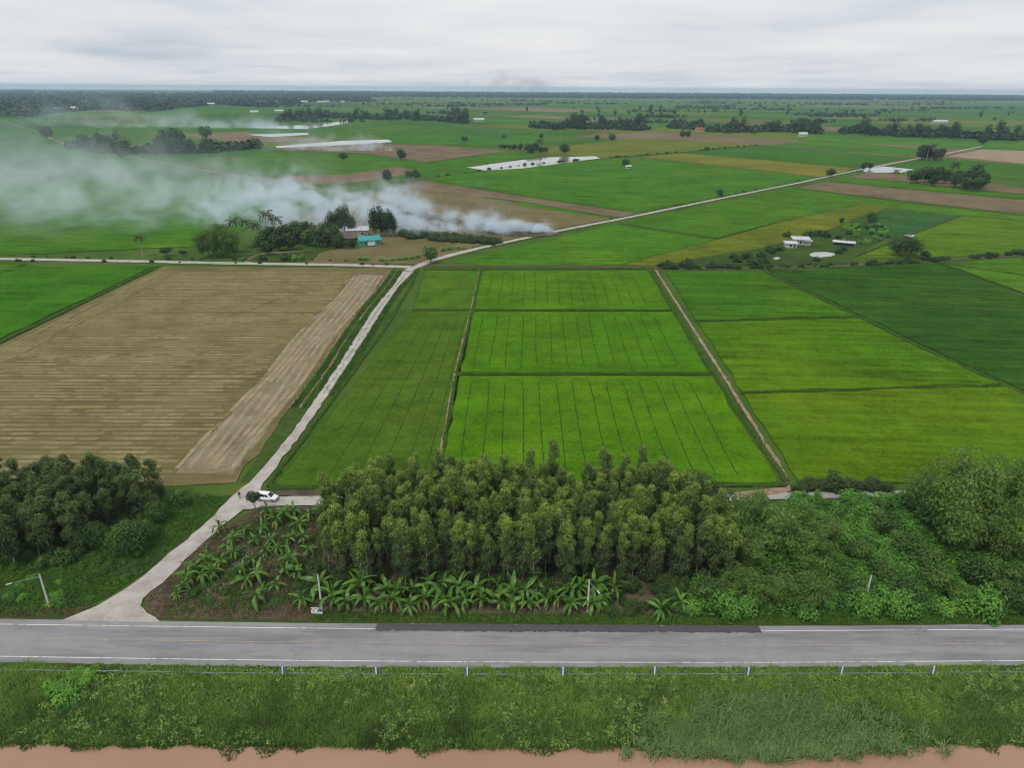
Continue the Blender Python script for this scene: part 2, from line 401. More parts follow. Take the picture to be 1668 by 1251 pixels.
# shoulder fill between highway level and the land behind it
nf = smooth(resample(RF, 300), 300)
V = np.concatenate([np.c_[nf, np.full(300, .298)], np.c_[nf+[0, 1.6], np.full(300, -.15)]]); F = [(i, i+1, 301+i, 300+i) for i in range(299)]
me = np_mesh('road_shoulder', V, F, M['bund'], smooth=True); tag(mob('road_shoulder', me), kind='structure')

# bank down to the canal, and the canal
WZ = -3.0
near = smooth(resample(RN, 300), 300)
prof = [(0, .29), (1.2, .15), (2.6, -.25), (5.0, -1.3), (8.0, -2.5), (10.5, -3.15), (15, -4.2)]
V = []; F = []
rb = np.random.default_rng(5)
for k, (d, z) in enumerate(prof):
    V.append(np.c_[near[:, 0], near[:, 1]-d, np.full(300, z)+(rb.normal(0, .10, 300) if 0 < k < 6 else 0)])
V = np.concatenate(V)
for k in range(len(prof)-1):
    for i in range(299): F.append((k*300+i, k*300+i+1, (k+1)*300+i+1, (k+1)*300+i))
bank_me = np_mesh('bank', V, F, M['weeds'], smooth=True)
if bank_me.polygons[0].normal.z < 0: bank_me.flip_normals()
tag(mob('bank', bank_me), kind='structure')
def bank_z(d): return np.interp(d, [p[0] for p in prof], [p[1] for p in prof])
def near_y(x): return np.interp(x, near[:, 0], near[:, 1])
sheet('canal_water', [(-460, -200), (460, -200), (460, 72), (-460, 72)], WZ, M['canal'])

# gravel track from the highway to the junction
GL = [(109, 1009), (128, 1001), (179, 976), (237, 937), (278, 899), (320, 867), (380, 806), (409, 784), (475, 706), (550, 597), (609, 503), (640, 466), (660, 437)]
GR = [(256, 1012), (229, 995), (233, 972), (259, 955), (297, 918), (345, 870), (377, 846), (417, 812), (430, 787), (494, 703), (563, 600), (624, 503), (650, 466), (680, 437)]
def rs(pl, n=120): return resample(pl, n)
gl = WP(GL, .12); gr = WP(GR, .12)
# pair the two edges by distance from the camera so the cross-sections stay square
ya = np.linspace(W(0, 1008)[1], W(0, 438)[1], 110)
glx = np.interp(ya, [p[1] for p in gl], [p[0] for p in gl]); grx = np.interp(ya, [p[1] for p in gr], [p[0] for p in gr])
ribbon2('gravel_track', np.c_[glx, ya], np.c_[grx, ya], .12, M['gravel'], 110, .16, crown=.05)
track_mid = np.c_[(glx+grx)/2, ya]
# ramp up to the highway
sheet('track_apron', [W(100, 1011, .3), W(262, 1013.5, .3), W(240, 1000, .2), W(225, 985, .18), W(180, 979, .18), W(128, 1000, .25)], .312, M['gravel'], .3, 1.5, .12)
# lane that branches off past the car, and its continuation behind the plantation
strip('concrete_lane', smooth([W(380, 826), W(450, 817), W(520, 816), W(700, 814), W(900, 812), W(1190, 811)], 50), 3.3, .125, M['gravel'], 60, .1)
strip('concrete_lane', smooth([W(1190, 811), W(1300, 808), W(1480, 805), W(1700, 806), W(2000, 806)], 50), 2.4, .13, M['oldconcrete'], 60, .06)
sheet('dirt_bank', WP([(1195, 803), (1280, 795), (1290, 800), (1250, 808), (1200, 812)]), .14, M['reddirt'], .2, 2, .3)
sheet('dirt_bank', WP([(430, 797), (560, 797), (900, 797), (1190, 797), (1190, 806), (900, 808), (560, 809), (455, 807)]), .06, M['dryweed'], 0, 3, .3)
# junction and roads beyond
strip('country_road', smooth([W(-500, 415), W(0, 421.5), W(240, 426), W(380, 429), W(560, 431.5), W(668, 435)], 80), 4.6, .10, M['gravel'], 90, .1)
far_road = smooth([W(664, 441), W(700, 425), W(760, 409), W(905, 377), W(1035, 352), W(1160, 326), W(1300, 298), W(1380, 280.5), W(1440, 268.5), W(1490, 259), W(1540, 250), W(1600, 238)], 160)
strip('country_road', far_road, 4.2, .14, M['gravel'], 160, .12)
strip('country_road', smooth([W(0, 196), W(60, 214), W(100, 233), W(180, 251), W(250, 262), W(330, 277), W(400, 288), W(500, 303), W(590, 320)], 80), 2.6, .16, M['tan'], 80, .3)
strip('farm_path', smooth([W(400, 429), W(425, 414), W(455, 411), W(500, 410)], 20), 3.5, .09, M['tan'], 30, .2)
strip('farm_path', smooth([W(690, 434), W(1000, 434.5), W(1160, 439), W(1300, 436), W(1450, 430), W(1668, 416), W(1900, 400)], 60), 3.0, .09, M['dryweed'], 80, .3)

# ground patches near the highway
sheet('weedy_ground', WP([(-250, 1006), (100, 1005), (175, 972), (235, 933), (320, 864), (378, 806), (270, 800), (-250, 800)]), .02, M['weeds'], 0, 3, .2)
sheet('dry_ground', WP([(236, 1008), (236, 970), (262, 953), (347, 868), (420, 829), (540, 822), (520, 900), (500, 1012)]), .03, M['dryweed'], 0, 2, .3)
sheet('forest_floor', WP([(502, 1013), (520, 900), (545, 824), (1190, 820), (1200, 1016)]), .025, M['dryweed'], 0, 3, .3)
sheet('weedy_ground', WP([(1195, 1016), (1192, 817), (1500, 809), (2100, 809), (2100, 1013)]), .03, M['weeds'], 0, 3, .3)

# ------------------------------------------------------------------ fields
G_A = (.046, .135, .006); G_B = (.062, .155, .008); G_C = (.036, .115, .008); G_D = (.026, .082, .009); G_Y = (.085, .150, .010)
G_G = (.15, .155, .018); G_L = (.075, .175, .010)
def fld(px, color, mat='rice', z=.3, skirt=.42, jit=.35, step=6, seed=0):
    return sheet('rice_field', WP(px, z), z, M[mat], skirt, step, jit, color, seed=seed)
# the fields round the camera's middle
f_strip_b = fld([(446, 792), (672, 507), (771, 506), (714, 790)], (.060, .122, .010), 'rice_calm', seed=1)
f_strip_a = fld([(674, 503), (692, 440), (782, 440), (772, 503)], (.064, .145, .009), 'rice_calm', seed=2)
P1 = [(770.5, 503), (787, 440), (1054, 440), (1092, 503)]
P2 = [(745, 606), (769, 507.5), (1095, 507.5), (1155, 606)]
P3 = [(714, 786), (744, 612), (1160, 612), (1268, 786)]
plots = [fld(p, c, 'rice_calm', seed=3+i) for i, (p, c) in enumerate(((P1, (.064, .168, .004)), (P2, (.062, .168, .004)), (P3, (.070, .178, .004))))]
fld([(1085, 443), (1236, 441), (1392, 513), (1134, 521)], G_A, 'rice_streak', seed=7)
fld([(1137, 525), (1400, 518), (1482, 559), (1628, 624), (1208, 637)], (.064, .150, .004), 'rice_streak', seed=8)
fld([(1212, 642), (1640, 630), (1950, 768), (1950, 800), (1480, 786), (1300, 782)], (.072, .148, .004), 'rice_streak', seed=9)
fld([(1250, 439), (1526, 428), (1950, 590), (1950, 762), (1674, 638), (1496, 558), (1362, 493)], (.030, .088, .008), 'rice_streak', seed=10)
fld([(1533, 427), (1950, 404), (1950, 452), (1668, 447)], G_B, 'rice', seed=11)
fld([(1560, 436), (1668, 449), (1950, 454), (1950, 582)], G_L, 'rice', seed=12)
fld([(-260, 433), (2, 434), (250, 433.5), (0, 551), (-260, 668)], (.042, .140, .006), 'rice', seed=13)
fld([(-260, 425), (34, 430), (0, 446), (-260, 520)], G_A, 'rice', z=.34, seed=14)
# stubble field
SB = [(-300, 700), (0, 562), (266, 434), (640, 437), (385, 786), (285, 792), (-300, 795)]
stub = sheet('stubble_field', WP(SB), .05, M['stubble'], .1, 6, .4)
# middle distance, beyond the junction
MF = [
 ([(738, 427.5), (1005, 365), (1165, 389), (1010, 431), (800, 432)], (.058, .165, .007), 'rice_streak'),
 ([(1012, 363), (1160, 332), (1296, 304), (1430, 325), (1260, 362), (1170, 387)], (.056, .150, .008), 'rice_streak'),
 ([(1015, 431), (1170, 390), (1262, 364), (1432, 327), (1452, 337), (1400, 352), (1330, 383), (1240, 403), (1062, 433)], (.108, .140, .012), 'rice_streak'),
 ([(1062, 434.5), (1242, 404), (1332, 382), (1400, 354), (1440, 342), (1462, 378), (1398, 414), (1380, 430)], (.045, .085, .018), 'rice'),
 ([(1440, 341), (1562, 350), (1462, 392), (1402, 376)], (.036, .105, .022), 'rice'),
 ([(1396, 419), (1566, 352), (1668, 361), (1950, 388), (1950, 398), (1668, 411), (1510, 420)], (.085, .165, .008), 'rice_streak'),
 ([(1298, 309), (1440, 325), (1668, 350), (1950, 381), (1950, 386), (1668, 359), (1500, 345), (1445, 337)], (.066, .16, .01), 'rice'),
 ([(1300, 305), (1345, 296), (1420, 303), (1600, 320), (1668, 326), (1950, 352), (1950, 379), (1668, 348), (1440, 323)], (.2, .15, .09), 'fallow'),
 ([(1352, 294), (1380, 290), (1500, 300), (1668, 318), (1950, 343), (1950, 350), (1668, 324), (1420, 301)], (.056, .15, .008), 'rice'),
 ([(1384, 288), (1420, 279), (1500, 288), (1668, 306), (1950, 328), (1950, 341), (1668, 316), (1500, 298)], (.2, .15, .09), 'fallow'),
 ([(1425, 277), (1448, 271), (1520, 281), (1480, 284)], (.07, .16, .01), 'rice'),
 ([(1450, 270), (1490, 262), (1540, 257), (1668, 268), (1950, 288), (1950, 318), (1668, 293)], (.046, .135, .010), 'rice_far'),
 ([(1545, 254), (1600, 243), (1950, 256), (1950, 284), (1668, 266)], (.3, .2, .12), 'tan'),
 # left of the far road
 ([(560, 395), (740, 416), (905, 379), (1000, 357), (980, 354), (850, 333), (690, 303), (600, 318), (430, 360)], (.2, .17, .08), 'stubble'),
 ([(640, 302), (688, 294), (850, 320), (1032, 347), (1022, 354), (985, 351), (850, 328)], (.1, .08, .05), 'fallow'),
 ([(838, 327), (990, 353), (1018, 355), (1000, 357), (850, 335)], (.06, .16, .008), 'rice'),
 ([(692, 291), (860, 269), (985, 259), (1040, 256), (1330, 289), (1296, 298), (1160, 323), (1037, 345), (852, 318)], (.052, .150, .008), 'rice_streak'),
 ([(1044, 255), (1110, 249), (1390, 273), (1376, 280), (1335, 288)], (.15, .16, .02), 'rice_far'),
 ([(1114, 248), (1250, 236), (1470, 256), (1440, 265), (1394, 272)], (.043, .130, .010), 'rice_far'),
 ([(1254, 235), (1340, 227), (1530, 246), (1480, 255)], (.058, .155, .01), 'rice_far'),
 ([(690, 268), (820, 248), (905, 250), (765, 271)], (.055, .150, .008), 'rice'),
 ([(560, 268), (640, 258), (770, 273), (790, 279), (700, 289)], (.05, .14, .01), 'rice'),
 ([(420, 300), (470, 288), (640, 270), (690, 280), (560, 300)], (.16, .11, .06), 'fallow'),
 ([(330, 268), (440, 248), (600, 252), (690, 266), (560, 284), (420, 284)], (.054, .145, .009), 'rice'),
 ([(430, 243), (560, 234), (700, 236), (826, 246), (690, 264), (600, 250)], (.2, .14, .08), 'fallow'),
 ([(870, 251), (900, 240), (1035, 224), (1240, 234), (1110, 247), (985, 256)], (.125, .15, .018), 'rice_far'),
 ([(-260, 400), (-260, 300), (120, 292), (420, 305), (560, 330), (420, 365), (330, 400), (0, 416), (-260, 412)], (.052, .150, .008), 'rice_streak'),
 ([(-260, 296), (-260, 226), (60, 218), (120, 244), (330, 284), (400, 300)], (.042, .12, .014), 'rice_far'),
 ([(560, 430), (690, 431), (735, 414), (655, 400), (560, 404), (505, 416), (500, 428)], (.2, .16, .09), 'stubble'),
 ([(400, 426), (420, 415), (510, 408), (540, 398), (505, 426)], (.05, .08, .02), 'rice'),
 ([(600, 228), (640, 216), (900, 222), (860, 240), (700, 235)], (.048, .145, .012), 'rice_far'),
 ([(640, 214), (700, 205), (980, 214), (930, 222)], (.046, .13, .012), 'rice_far'),
]
FZ = 0.0
for i, (px, c, m) in enumerate(MF):
    nm = {'fallow': 'fallow_field', 'tan': 'bare_field', 'stubble': 'stubble_field'}.get(m, 'rice_field')
    sheet(nm, WP(px), .012+.004*i, M[m], 0.0, 9, .5, c, seed=40+i)
# water lying in fields
for px, m, nm in (([(760, 272.5), (880, 256.5), (970, 254.5), (978, 258), (850, 274.5), (790, 278)], 'pond', 'pond_water'),
              ([(448, 238), (560, 229), (632, 227), (640, 231), (560, 236), (452, 241)], 'wet', 'flooded_field'),
              ([(400, 219), (500, 216), (505, 219), (440, 223)], 'wet', 'flooded_field'),
              ([(395, 208), (500, 203), (570, 196), (572, 200), (500, 210)], 'wet', 'flooded_field'),
              ([(1400, 276), (1440, 271), (1490, 276), (1470, 281), (1410, 281)], 'wet', 'flooded_field'),
              ([(1318, 415), (1326, 411.5), (1345, 411), (1360, 413), (1354, 418), (1334, 420), (1322, 418.5)], 'wet', 'pond_water'),
              ([(1258, 421), (1266, 419), (1272, 421), (1264, 424)], 'wet', 'pond_water'),
              ([(1472, 384), (1482, 382), (1490, 383.5), (1484, 387)], 'wet', 'pond_water')):
    sheet(nm, WP(px), .30 if m == 'pond' else .26, M[m], .1, 4, .25, seed=3)
# patchwork of fields on to the far distance, its lines square to the far road
pal = [((.048, .135, .012), 5), ((.040, .115, .014), 4), ((.062, .15, .014), 4), ((.11, .145, .022), 2), ((.17, .13, .075), 2), ((.075, .12, .03), 2), ((.20, .155, .10), 1)]
pc = [c for c, n in pal for _ in range(n)]
c45 = math.cos(R(45)); rf = random.Random(4)
u = -2600.0; nfar = 0
while u < 6200:
    du = rf.uniform(90, 200)*(1+max(0, u)/4000); v = -5200.0+rf.uniform(0, 200)
    while v < 4200:
        dv = rf.uniform(170, 420)*(1+max(0, u)/5000)
        cu, cv = u+du/2, v+dv/2
        X, Y = (cu+cv)*c45, (cu-cv)*c45
        if 760 < Y < 4300 and abs(X) < .80*Y+150:
            col = rf.choice(pc); cc = tuple(k*rf.uniform(.88, 1.12) for k in col)
            q = [((a+b)*c45, (a-b)*c45) for a, b in ((u+3, v+3), (u+du-3, v+3), (u+du-3, v+dv-3), (u+3, v+dv-3))]
            sheet('rice_field' if col[1] > col[0] else 'fallow_field', q, -.06, M['rice_far'], 0, color=cc); nfar += 1
        v += dv
    u += du
print('far fields', nfar)

sheet('burnt_ground', WP([(916, 379), (880, 374), (800, 366), (720, 352), (650, 344), (640, 352), (700, 366), (780, 380), (850, 386), (900, 384)]), .20, soil_mat('charred_stubble', [(.02, .018, .016), (.05, .042, .034), (.12, .095, .06), (.17, .14, .08)], .12, 0, .3), 0, 5, 1.2, seed=5)
# wheel tracks in the three plots: long loops the tractor left in the young rice
def bil(px, u, v):
    a, b, c, d = [np.array(W(*p, .31)) for p in px]      # near-left, far-left, far-right, near-right
    return tuple((a*(1-u)+d*u)*(1-v)+(b*(1-u)+c*u)*v)
def loop_track(fo, px, us, v0, v1, near_u, far_u, wdt=.25):
    (a, b) = us; mid = (a+b)/2; r = (b-a)/2; ar = r*73/ (190/3)*1.0
    pts = []
    if near_u: pts += [(mid, v0)]+[(mid-r*math.sin(t), v0+ar*(1-math.cos(t))) for t in np.linspace(.3, math.pi/2, 5)]
    else: pts += [(a, v0)]
    if far_u: pts += [(mid-r*math.cos(t), v1-ar*(1-math.sin(t))) for t in np.linspace(0, math.pi, 12)]
    else: pts += [(a, v1)]; 
    if far_u:
        pts += [(b, v0)] if not near_u else [(b, v0+ar)]
        segs = [pts]
    else: segs = [pts, [(b, v0), (b, v1)]]
    for s in segs:
        w_ = [bil(px, max(.01, min(.99, uu)), vv) for uu, vv in s]
        l = resample(w_, 70); l = l+np.random.default_rng(int(a*1000)).normal(0, .05, l.shape)+np.c_[np.sin(np.arange(70)/9+a*50)*.22, np.zeros(70)]
        strip('wheel_track', l, wdt, .312, M['track'], 70, .05, parent=fo)
for fo, px, v0, v1 in ((plots[0], P1, .07, .93), (plots[1], P2, .06, .95), (plots[2], P3, .05, .95)):
    k = 7
    for i in range(k):
        c0 = .06+i*.128; loop_track(fo, px, (c0, c0+.066), v0, v1, fo is plots[1] and i % 2 == 0, fo is not plots[0])
def straight_tracks(fo, px, us, v0, v1, wdt=.3):
    for uu in us:
        l = resample([bil(px, uu, v0), bil(px, uu+.004, (v0+v1)/2), bil(px, uu, v1)], 60); l = l+np.random.default_rng(int(uu*1000)).normal(0, .04, l.shape)
        strip('wheel_track', l, wdt, .312, M['track'], 60, .05, parent=fo)
SP = [(446, 792), (672, 507), (771, 506), (714, 790)]
straight_tracks(f_strip_b, SP, (.30, .47, .62, .77, .90), .03, .93, .26)
straight_tracks(f_strip_b, SP, (.16,), .2, .8, .18)

# bunds (low earth ridges) between the fields
BL = [([(671, 505), (771, 504.5), (934, 505), (1095, 505)], .9), ([(744, 609), (950, 609), (1160, 609)], 1.0), ([(783, 438), (770, 505), (743, 610), (711, 790)], 1.1),
      ([(1060, 438), (1096, 503), (1163, 610), (1282, 786)], 1.2), ([(1130, 523), (1250, 520), (1398, 516)], .9), ([(1205, 640), (1430, 634), (1634, 628)], 1.0),
      ([(1242, 439), (1355, 494), (1412, 521), (1489, 560), (1565, 594), (1668, 641), (1950, 768)], 1.3), ([(690, 438.2), (785, 438), (1055, 438)], 1.2), ([(258, 433), (0, 557), (-260, 676)], 1.5),
      ([(440, 795), (712, 793), (1285, 789)], 1.2), ([(680, 437), (672, 460), (630, 530), (560, 625), (436, 792)], 1.0),
      ([(1528, 427), (1668, 478), (1950, 587)], .8), ([(40, 430), (-20, 452), (-260, 526)], 1.5), ([(1005, 364), (1165, 389), (1262, 363)], .8), ([(1392, 417), (1566, 351)], 1.5),
      ([(690, 291), (860, 268), (985, 258), (1110, 248), (1250, 235)], 2.0), ([(1290, 306), (1440, 325), (1668, 351), (1950, 382)], 1.0), ([(765, 272), (905, 250.5)], 1.5)]
for i, (l, wd) in enumerate(BL):
    strip('field_bund', smooth(WP(l, .2), 90), wd*(.55 if i in (4, 5) else 1), .16, M['bund'], 90, .12, crown=.10 if i in (4, 5) else .30, seed=i)
# bare dirt foot-paths along the plot
strip('dirt_path', smooth(WP([(1068, 440), (1108, 503), (1178, 612), (1282, 780), (1285, 800)]), 80), .9, .17, M['reddirt'], 90, .14)
strip('dirt_path', smooth(WP([(781, 441), (767, 505), (740, 612), (708, 792)]), 80), .3, .38, M['reddirt'], 90, .14)
# ditch side and ruts left of the gravel track
ribbon2('verge', np.c_[np.interp(ya, [p[1] for p in WP([(386, 792), (642, 438)])], [p[0] for p in WP([(386, 792), (642, 438)])])[20:], ya[20:]], np.c_[glx+.2, ya][20:], .07, M['bund'], 80, .25, crown=-.1)
for dx, wd in ((-2.6, .8), (-5.2, .55)):
    l = np.c_[glx+dx, ya][38:]+np.c_[np.sin(np.arange(110)/6)*.35, np.zeros(110)][38:]
    strip('dirt_rut', l, wd, .10, M['reddirt'], 80, .16)
ribbon2('verge', np.c_[grx-.1, ya][42:], np.c_[grx+2.0, ya][42:], .07, M['bund'], 70, .2)

# straw rows lying on the stubble
def vnoise0(l, seed):
    r = np.random.default_rng(seed+7); c = r.random(len(l)//4+3); x = np.arange(len(l))/4; i = x.astype(int); f = x-i; return c[i]*(1-f)+c[i+1]*f
def straw_row(l, wd, hgt, mat, seed):
    r = np.random.default_rng(seed); n = len(l)
    ww = wd*np.clip(.75+.5*r.random(n)-.9*(vnoise0(l, seed) > .72), .12, 2); hh = hgt*(.5+.8*r.random(n)); l = l+np.c_[np.zeros(n), r.normal(0, .05, n)]
    a = offset(l, ww/2); b = offset(l, -ww/2)
    V = np.concatenate([np.c_[a, np.full(n, .055)], np.c_[l, .06+hh], np.c_[b, np.full(n, .055)]])
    F = [(k*n+i, k*n+i+1, (k+1)*n+i+1, (k+1)*n+i) for k in (0, 1) for i in range(n-1)]
    me = np_mesh('straw_row', V, F, mat, smooth=True)
    if me.polygons[0].normal.z < 0: me.flip_normals()
    return mob('straw_row', me, stub)
wl = WP([(-300, 705), (0, 566), (264, 437)]); wr = WP([(640, 438), (610, 480), (545, 560), (490, 640), (385, 780)])
lx = lambda y: np.interp(y, [p[1] for p in wl], [p[0] for p in wl]); rx_ = lambda y: np.interp(y, [p[1] for p in wr][::-1], [p[0] for p in wr][::-1])
yy = W(0, 790)[1]+.6; k = 0; rs_ = random.Random(2)
while yy < W(0, 440)[1]:
    x0 = max(lx(yy)+11, -240); x1 = rx_(yy)-15
    gap = rs_.random() < .06
    if x1 > x0+5 and not gap:
        n = 110; xs_ = np.linspace(x0+rs_.uniform(-2, 2), x1+rs_.uniform(-3, 2), n)
        straw_row(np.c_[xs_, yy+.012*(xs_-x0)+.25*np.sin(xs_/23+k)], rs_.uniform(.8, 1.4), rs_.uniform(.05, .13), M['straw'], 1000+k)
    yy += 2.2+rs_.uniform(-.3, .3); k += 1
for j in range(7):
    ys_ = np.linspace(W(0, 762)[1], W(0, 446)[1], 100); straw_row(np.c_[rx_(ys_)-2.2-j*1.95+.5*np.sin(ys_/13+j), ys_], 1.0, .10, M['straw_side'], 2000+j)
for j in range(5):
    ys_ = np.linspace(W(0, 640)[1], W(0, 440)[1], 90); straw_row(np.c_[lx(ys_)+1.6+j*1.9, ys_], .95, .13, M['straw'], 2100+j)

hl = np.c_[rx_(np.linspace(W(0, 770)[1], W(0, 444)[1], 90)), np.linspace(W(0, 770)[1], W(0, 444)[1], 90)]
ribbon2('headland', hl-[13.5, 0], hl-[1.5, 0], .054, M['headland'], 90, .25)

# ------------------------------------------------------------------ plant makers
def unit(v): return v/np.maximum(np.linalg.norm(v, axis=1), 1e-6)[:, None]
def quads(base, axis, side, L, Wd):
    """diamond leaves"""
    n = len(base); L = np.broadcast_to(L, n)[:, None]; Wd = np.broadcast_to(Wd, n)[:, None]
    v = np.stack([base, base+axis*L*.45+side*Wd*.5, base+axis*L, base+axis*L*.45-side*Wd*.5], 1).reshape(-1, 3)
    return v, np.arange(4*n).reshape(n, 4)
def crown_geo(blobs, n, L, Wd, r, mode='face', droop=.6, tint0=.35, top=0.0, tvar=.3, shell=.72, flat=0.0):
    """n leaves filling ellipsoid clumps (x,y,z,rx,ry,rz[,tint]); mode face: leaves lie on the clump's outside, hang: they droop"""
    b = np.array([tuple(x)+((0.,) if len(x) == 6 else ()) for x in blobs], float)
    area = (b[:, 3]*b[:, 4]+b[:, 3]*b[:, 5]+b[:, 4]*b[:, 5]); k = r.choice(len(b), n, p=area/area.sum()); B = b[k]
    u = unit(r.normal(0, 1, (n, 3)))
    rad = (shell+(1.06-shell)*r.random(n)**.7)[:, None]*(1+.10*r.normal(0, 1, (n, 1)))
    p = B[:, :3]+u*B[:, 3:6]*rad
    rv = unit(r.normal(0, 1, (n, 3)))
    if mode == 'hang':
        ax = unit(u*.45+rv*.7+np.array([0, 0, -droop])); sd = unit(np.cross(ax, unit(r.normal(0, 1, (n, 3)))))
    else:
        nn = unit(u+rv*.55+np.array([0, 0, .35+flat])); ax = unit(np.cross(nn, unit(r.normal(0, 1, (n, 3))))); sd = np.cross(nn, ax)
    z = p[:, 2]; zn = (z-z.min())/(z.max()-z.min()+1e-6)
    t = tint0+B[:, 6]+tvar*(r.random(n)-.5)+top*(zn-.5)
    v, f = quads(p, ax, sd, L*(.7+.6*r.random(n)), Wd*(.7+.6*r.random(n)))
    return v, f, np.clip(t, 0, 1)
def merge(gs):
    V = []; F = []; T = []; o = 0
    for v, f, t in gs: V.append(v); F.append(np.asarray(f)+o); T.append(t); o += len(v)
    return np.concatenate(V), np.concatenate(F), np.concatenate(T)
def crown_mesh(name, mat, *a, **k):
    v, f, t = crown_geo(*a, **k); return np_mesh(name, v, f, mat, t)
def trunk_mesh(h, r0, mat, r, limbs=5, lean=.3, sides=6, limb_from=.35, limb_len=.3):
    pts = [(0, 0, -.3)]; x = y = 0
    for i in range(1, 7):
        x += r.normal(0, lean/6); y += r.normal(0, lean/6); pts.append((x, y, h*i/6))
    parts = [tube(pts, [r0*(1-.8*i/6)*(1.25 if i == 0 else 1) for i in range(7)], sides)]
    for i in range(limbs):
        t = limb_from+(.95-limb_from)*r.random(); k = int(t*6); p = np.array(pts[k]); a = r.random()*6.28; l = h*limb_len*(1.1-t)
        q = p+np.array([math.cos(a)*l*.6, math.sin(a)*l*.6, l*.5]); q2 = q+np.array([math.cos(a)*l*.35, math.sin(a)*l*.35, l*.45])
        parts.append(tube([tuple(p), tuple(q), tuple(q2)], [r0*.38, r0*.24, r0*.08], 4))
    V, F = join_geo(parts); return np_mesh('trunk', V, F, mat, smooth=True)

def euc_proto(seed, mat, h=11.5, n=3500, wide=1.0):
    """slim tree with a loose rounded head of many small clumps"""
    r = np.random.default_rng(seed); tr = trunk_mesh(h*.9, .10, M['bark_pale'], r, 9, .7)
    bl = []; lx_, ly_ = r.normal(0, .25, 2)
    for i in range(30):
        t = r.random()**.75; z = h*(.20+.78*t)
        env = wide*1.75*(math.sin(math.pi*(.18+.74*t**1.15))**.75)*(.75+.4*r.random())
        a = r.random()*6.28; d = env*math.sqrt(r.random())*.78; s = (.36+.42*r.random())*(1.1-.25*t)
        bl.append((math.cos(a)*d+lx_*t, math.sin(a)*d+ly_*t, min(z, h*.96)-.10*d, s, s, s*1.2, r.normal(0, .10)))
    bl.append((lx_, ly_, h*.95, .5, .5, .6, .1))
    g1 = crown_geo(bl, int(n*.55), .40, .17, r, 'face', tint0=.41, top=.58, tvar=.34, shell=.45)  # upper leaves lighter: young shoots, plus light from above painted into the tint
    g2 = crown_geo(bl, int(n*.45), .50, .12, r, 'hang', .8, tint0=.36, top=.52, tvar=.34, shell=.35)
    v, f, t = merge([g1, g2]); return tr, np_mesh('crown', v, f, mat, t)
def broad_proto(seed, mat, w_=4.0, h=6.0, base=.25, n=3000, L=.42, Wd=.26, nb=16, bark='bark', top=.25, tint0=.42):
    """round tree: w_ crown radius"""
    r = np.random.default_rng(seed); tr = trunk_mesh(h*.75, .05*w_+.04, M[bark], r, 7, .5, 6, .25, .55)
    bl = []
    cz = h*(base+(1-base)*.5); hz = h*(1-base)*.5
    for i in range(nb):
        u = unit(r.normal(0, 1, (1, 3)))[0]; u[2] = u[2]*.8+.12
        s = (.34+.22*r.random())
        bl.append((u[0]*w_*.66, u[1]*w_*.66, cz+u[2]*hz*.68, w_*s, w_*s, max(hz*s*1.05, w_*s*.6), r.normal(0, .10)))
    bl.append((0, 0, cz, w_*.6, w_*.6, hz*.75, -.05))
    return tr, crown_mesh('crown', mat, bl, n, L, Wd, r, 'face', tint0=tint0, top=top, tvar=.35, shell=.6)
def bamboo_proto(seed, h=11.0, n=4200, nplume=17, spread=3.4):
    r = np.random.default_rng(seed); bl = []; culms = []
    for i in range(nplume):
        a = r.random()*6.28; out_ = spread*(.25+.85*r.random()); hh = h*(.65+.4*r.random())
        pts = []
        for t in np.linspace(0, 1, 7):
            d = out_*t**1.8; z = hh*(t-.42*t**3.2*(out_/spread))*1.15
            pts.append((math.cos(a)*d, math.sin(a)*d, z))
        culms.append(tube(pts, [.05*(1-.8*k/6) for k in range(7)], 4))
        ti = r.normal(0, .12)
        for k in range(2, 7):
            s = .55+.42*math.sin(math.pi*min(1, (k-1)/5.5))
            bl.append((*[c+r.normal(0, .22) for c in pts[k]], s*1.05, s*1.05, s*1.1, ti))
    V, F = join_geo(culms)
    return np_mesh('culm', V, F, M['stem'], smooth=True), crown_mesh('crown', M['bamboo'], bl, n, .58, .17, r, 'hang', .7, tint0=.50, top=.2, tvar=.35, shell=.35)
def shrub_proto(seed, mat, w_=1.6, h=1.7, n=1300, L=.24, Wd=.18, nb=9, tint0=.45):
    r = np.random.default_rng(seed); bl = []
    for i in range(nb):
        a = r.random()*6.28; d = w_*.7*math.sqrt(r.random()); s = .32+.25*r.random()
        bl.append((math.cos(a)*d, math.sin(a)*d, h*(.25+.5*r.random()*(1-d/w_*.6)), w_*s, w_*s, h*s*.95, r.normal(0, .12)))
    return crown_mesh('leaves', mat, bl, n, L, Wd, r, 'face', tint0=tint0, top=.22, tvar=.4, shell=.55, flat=.2)

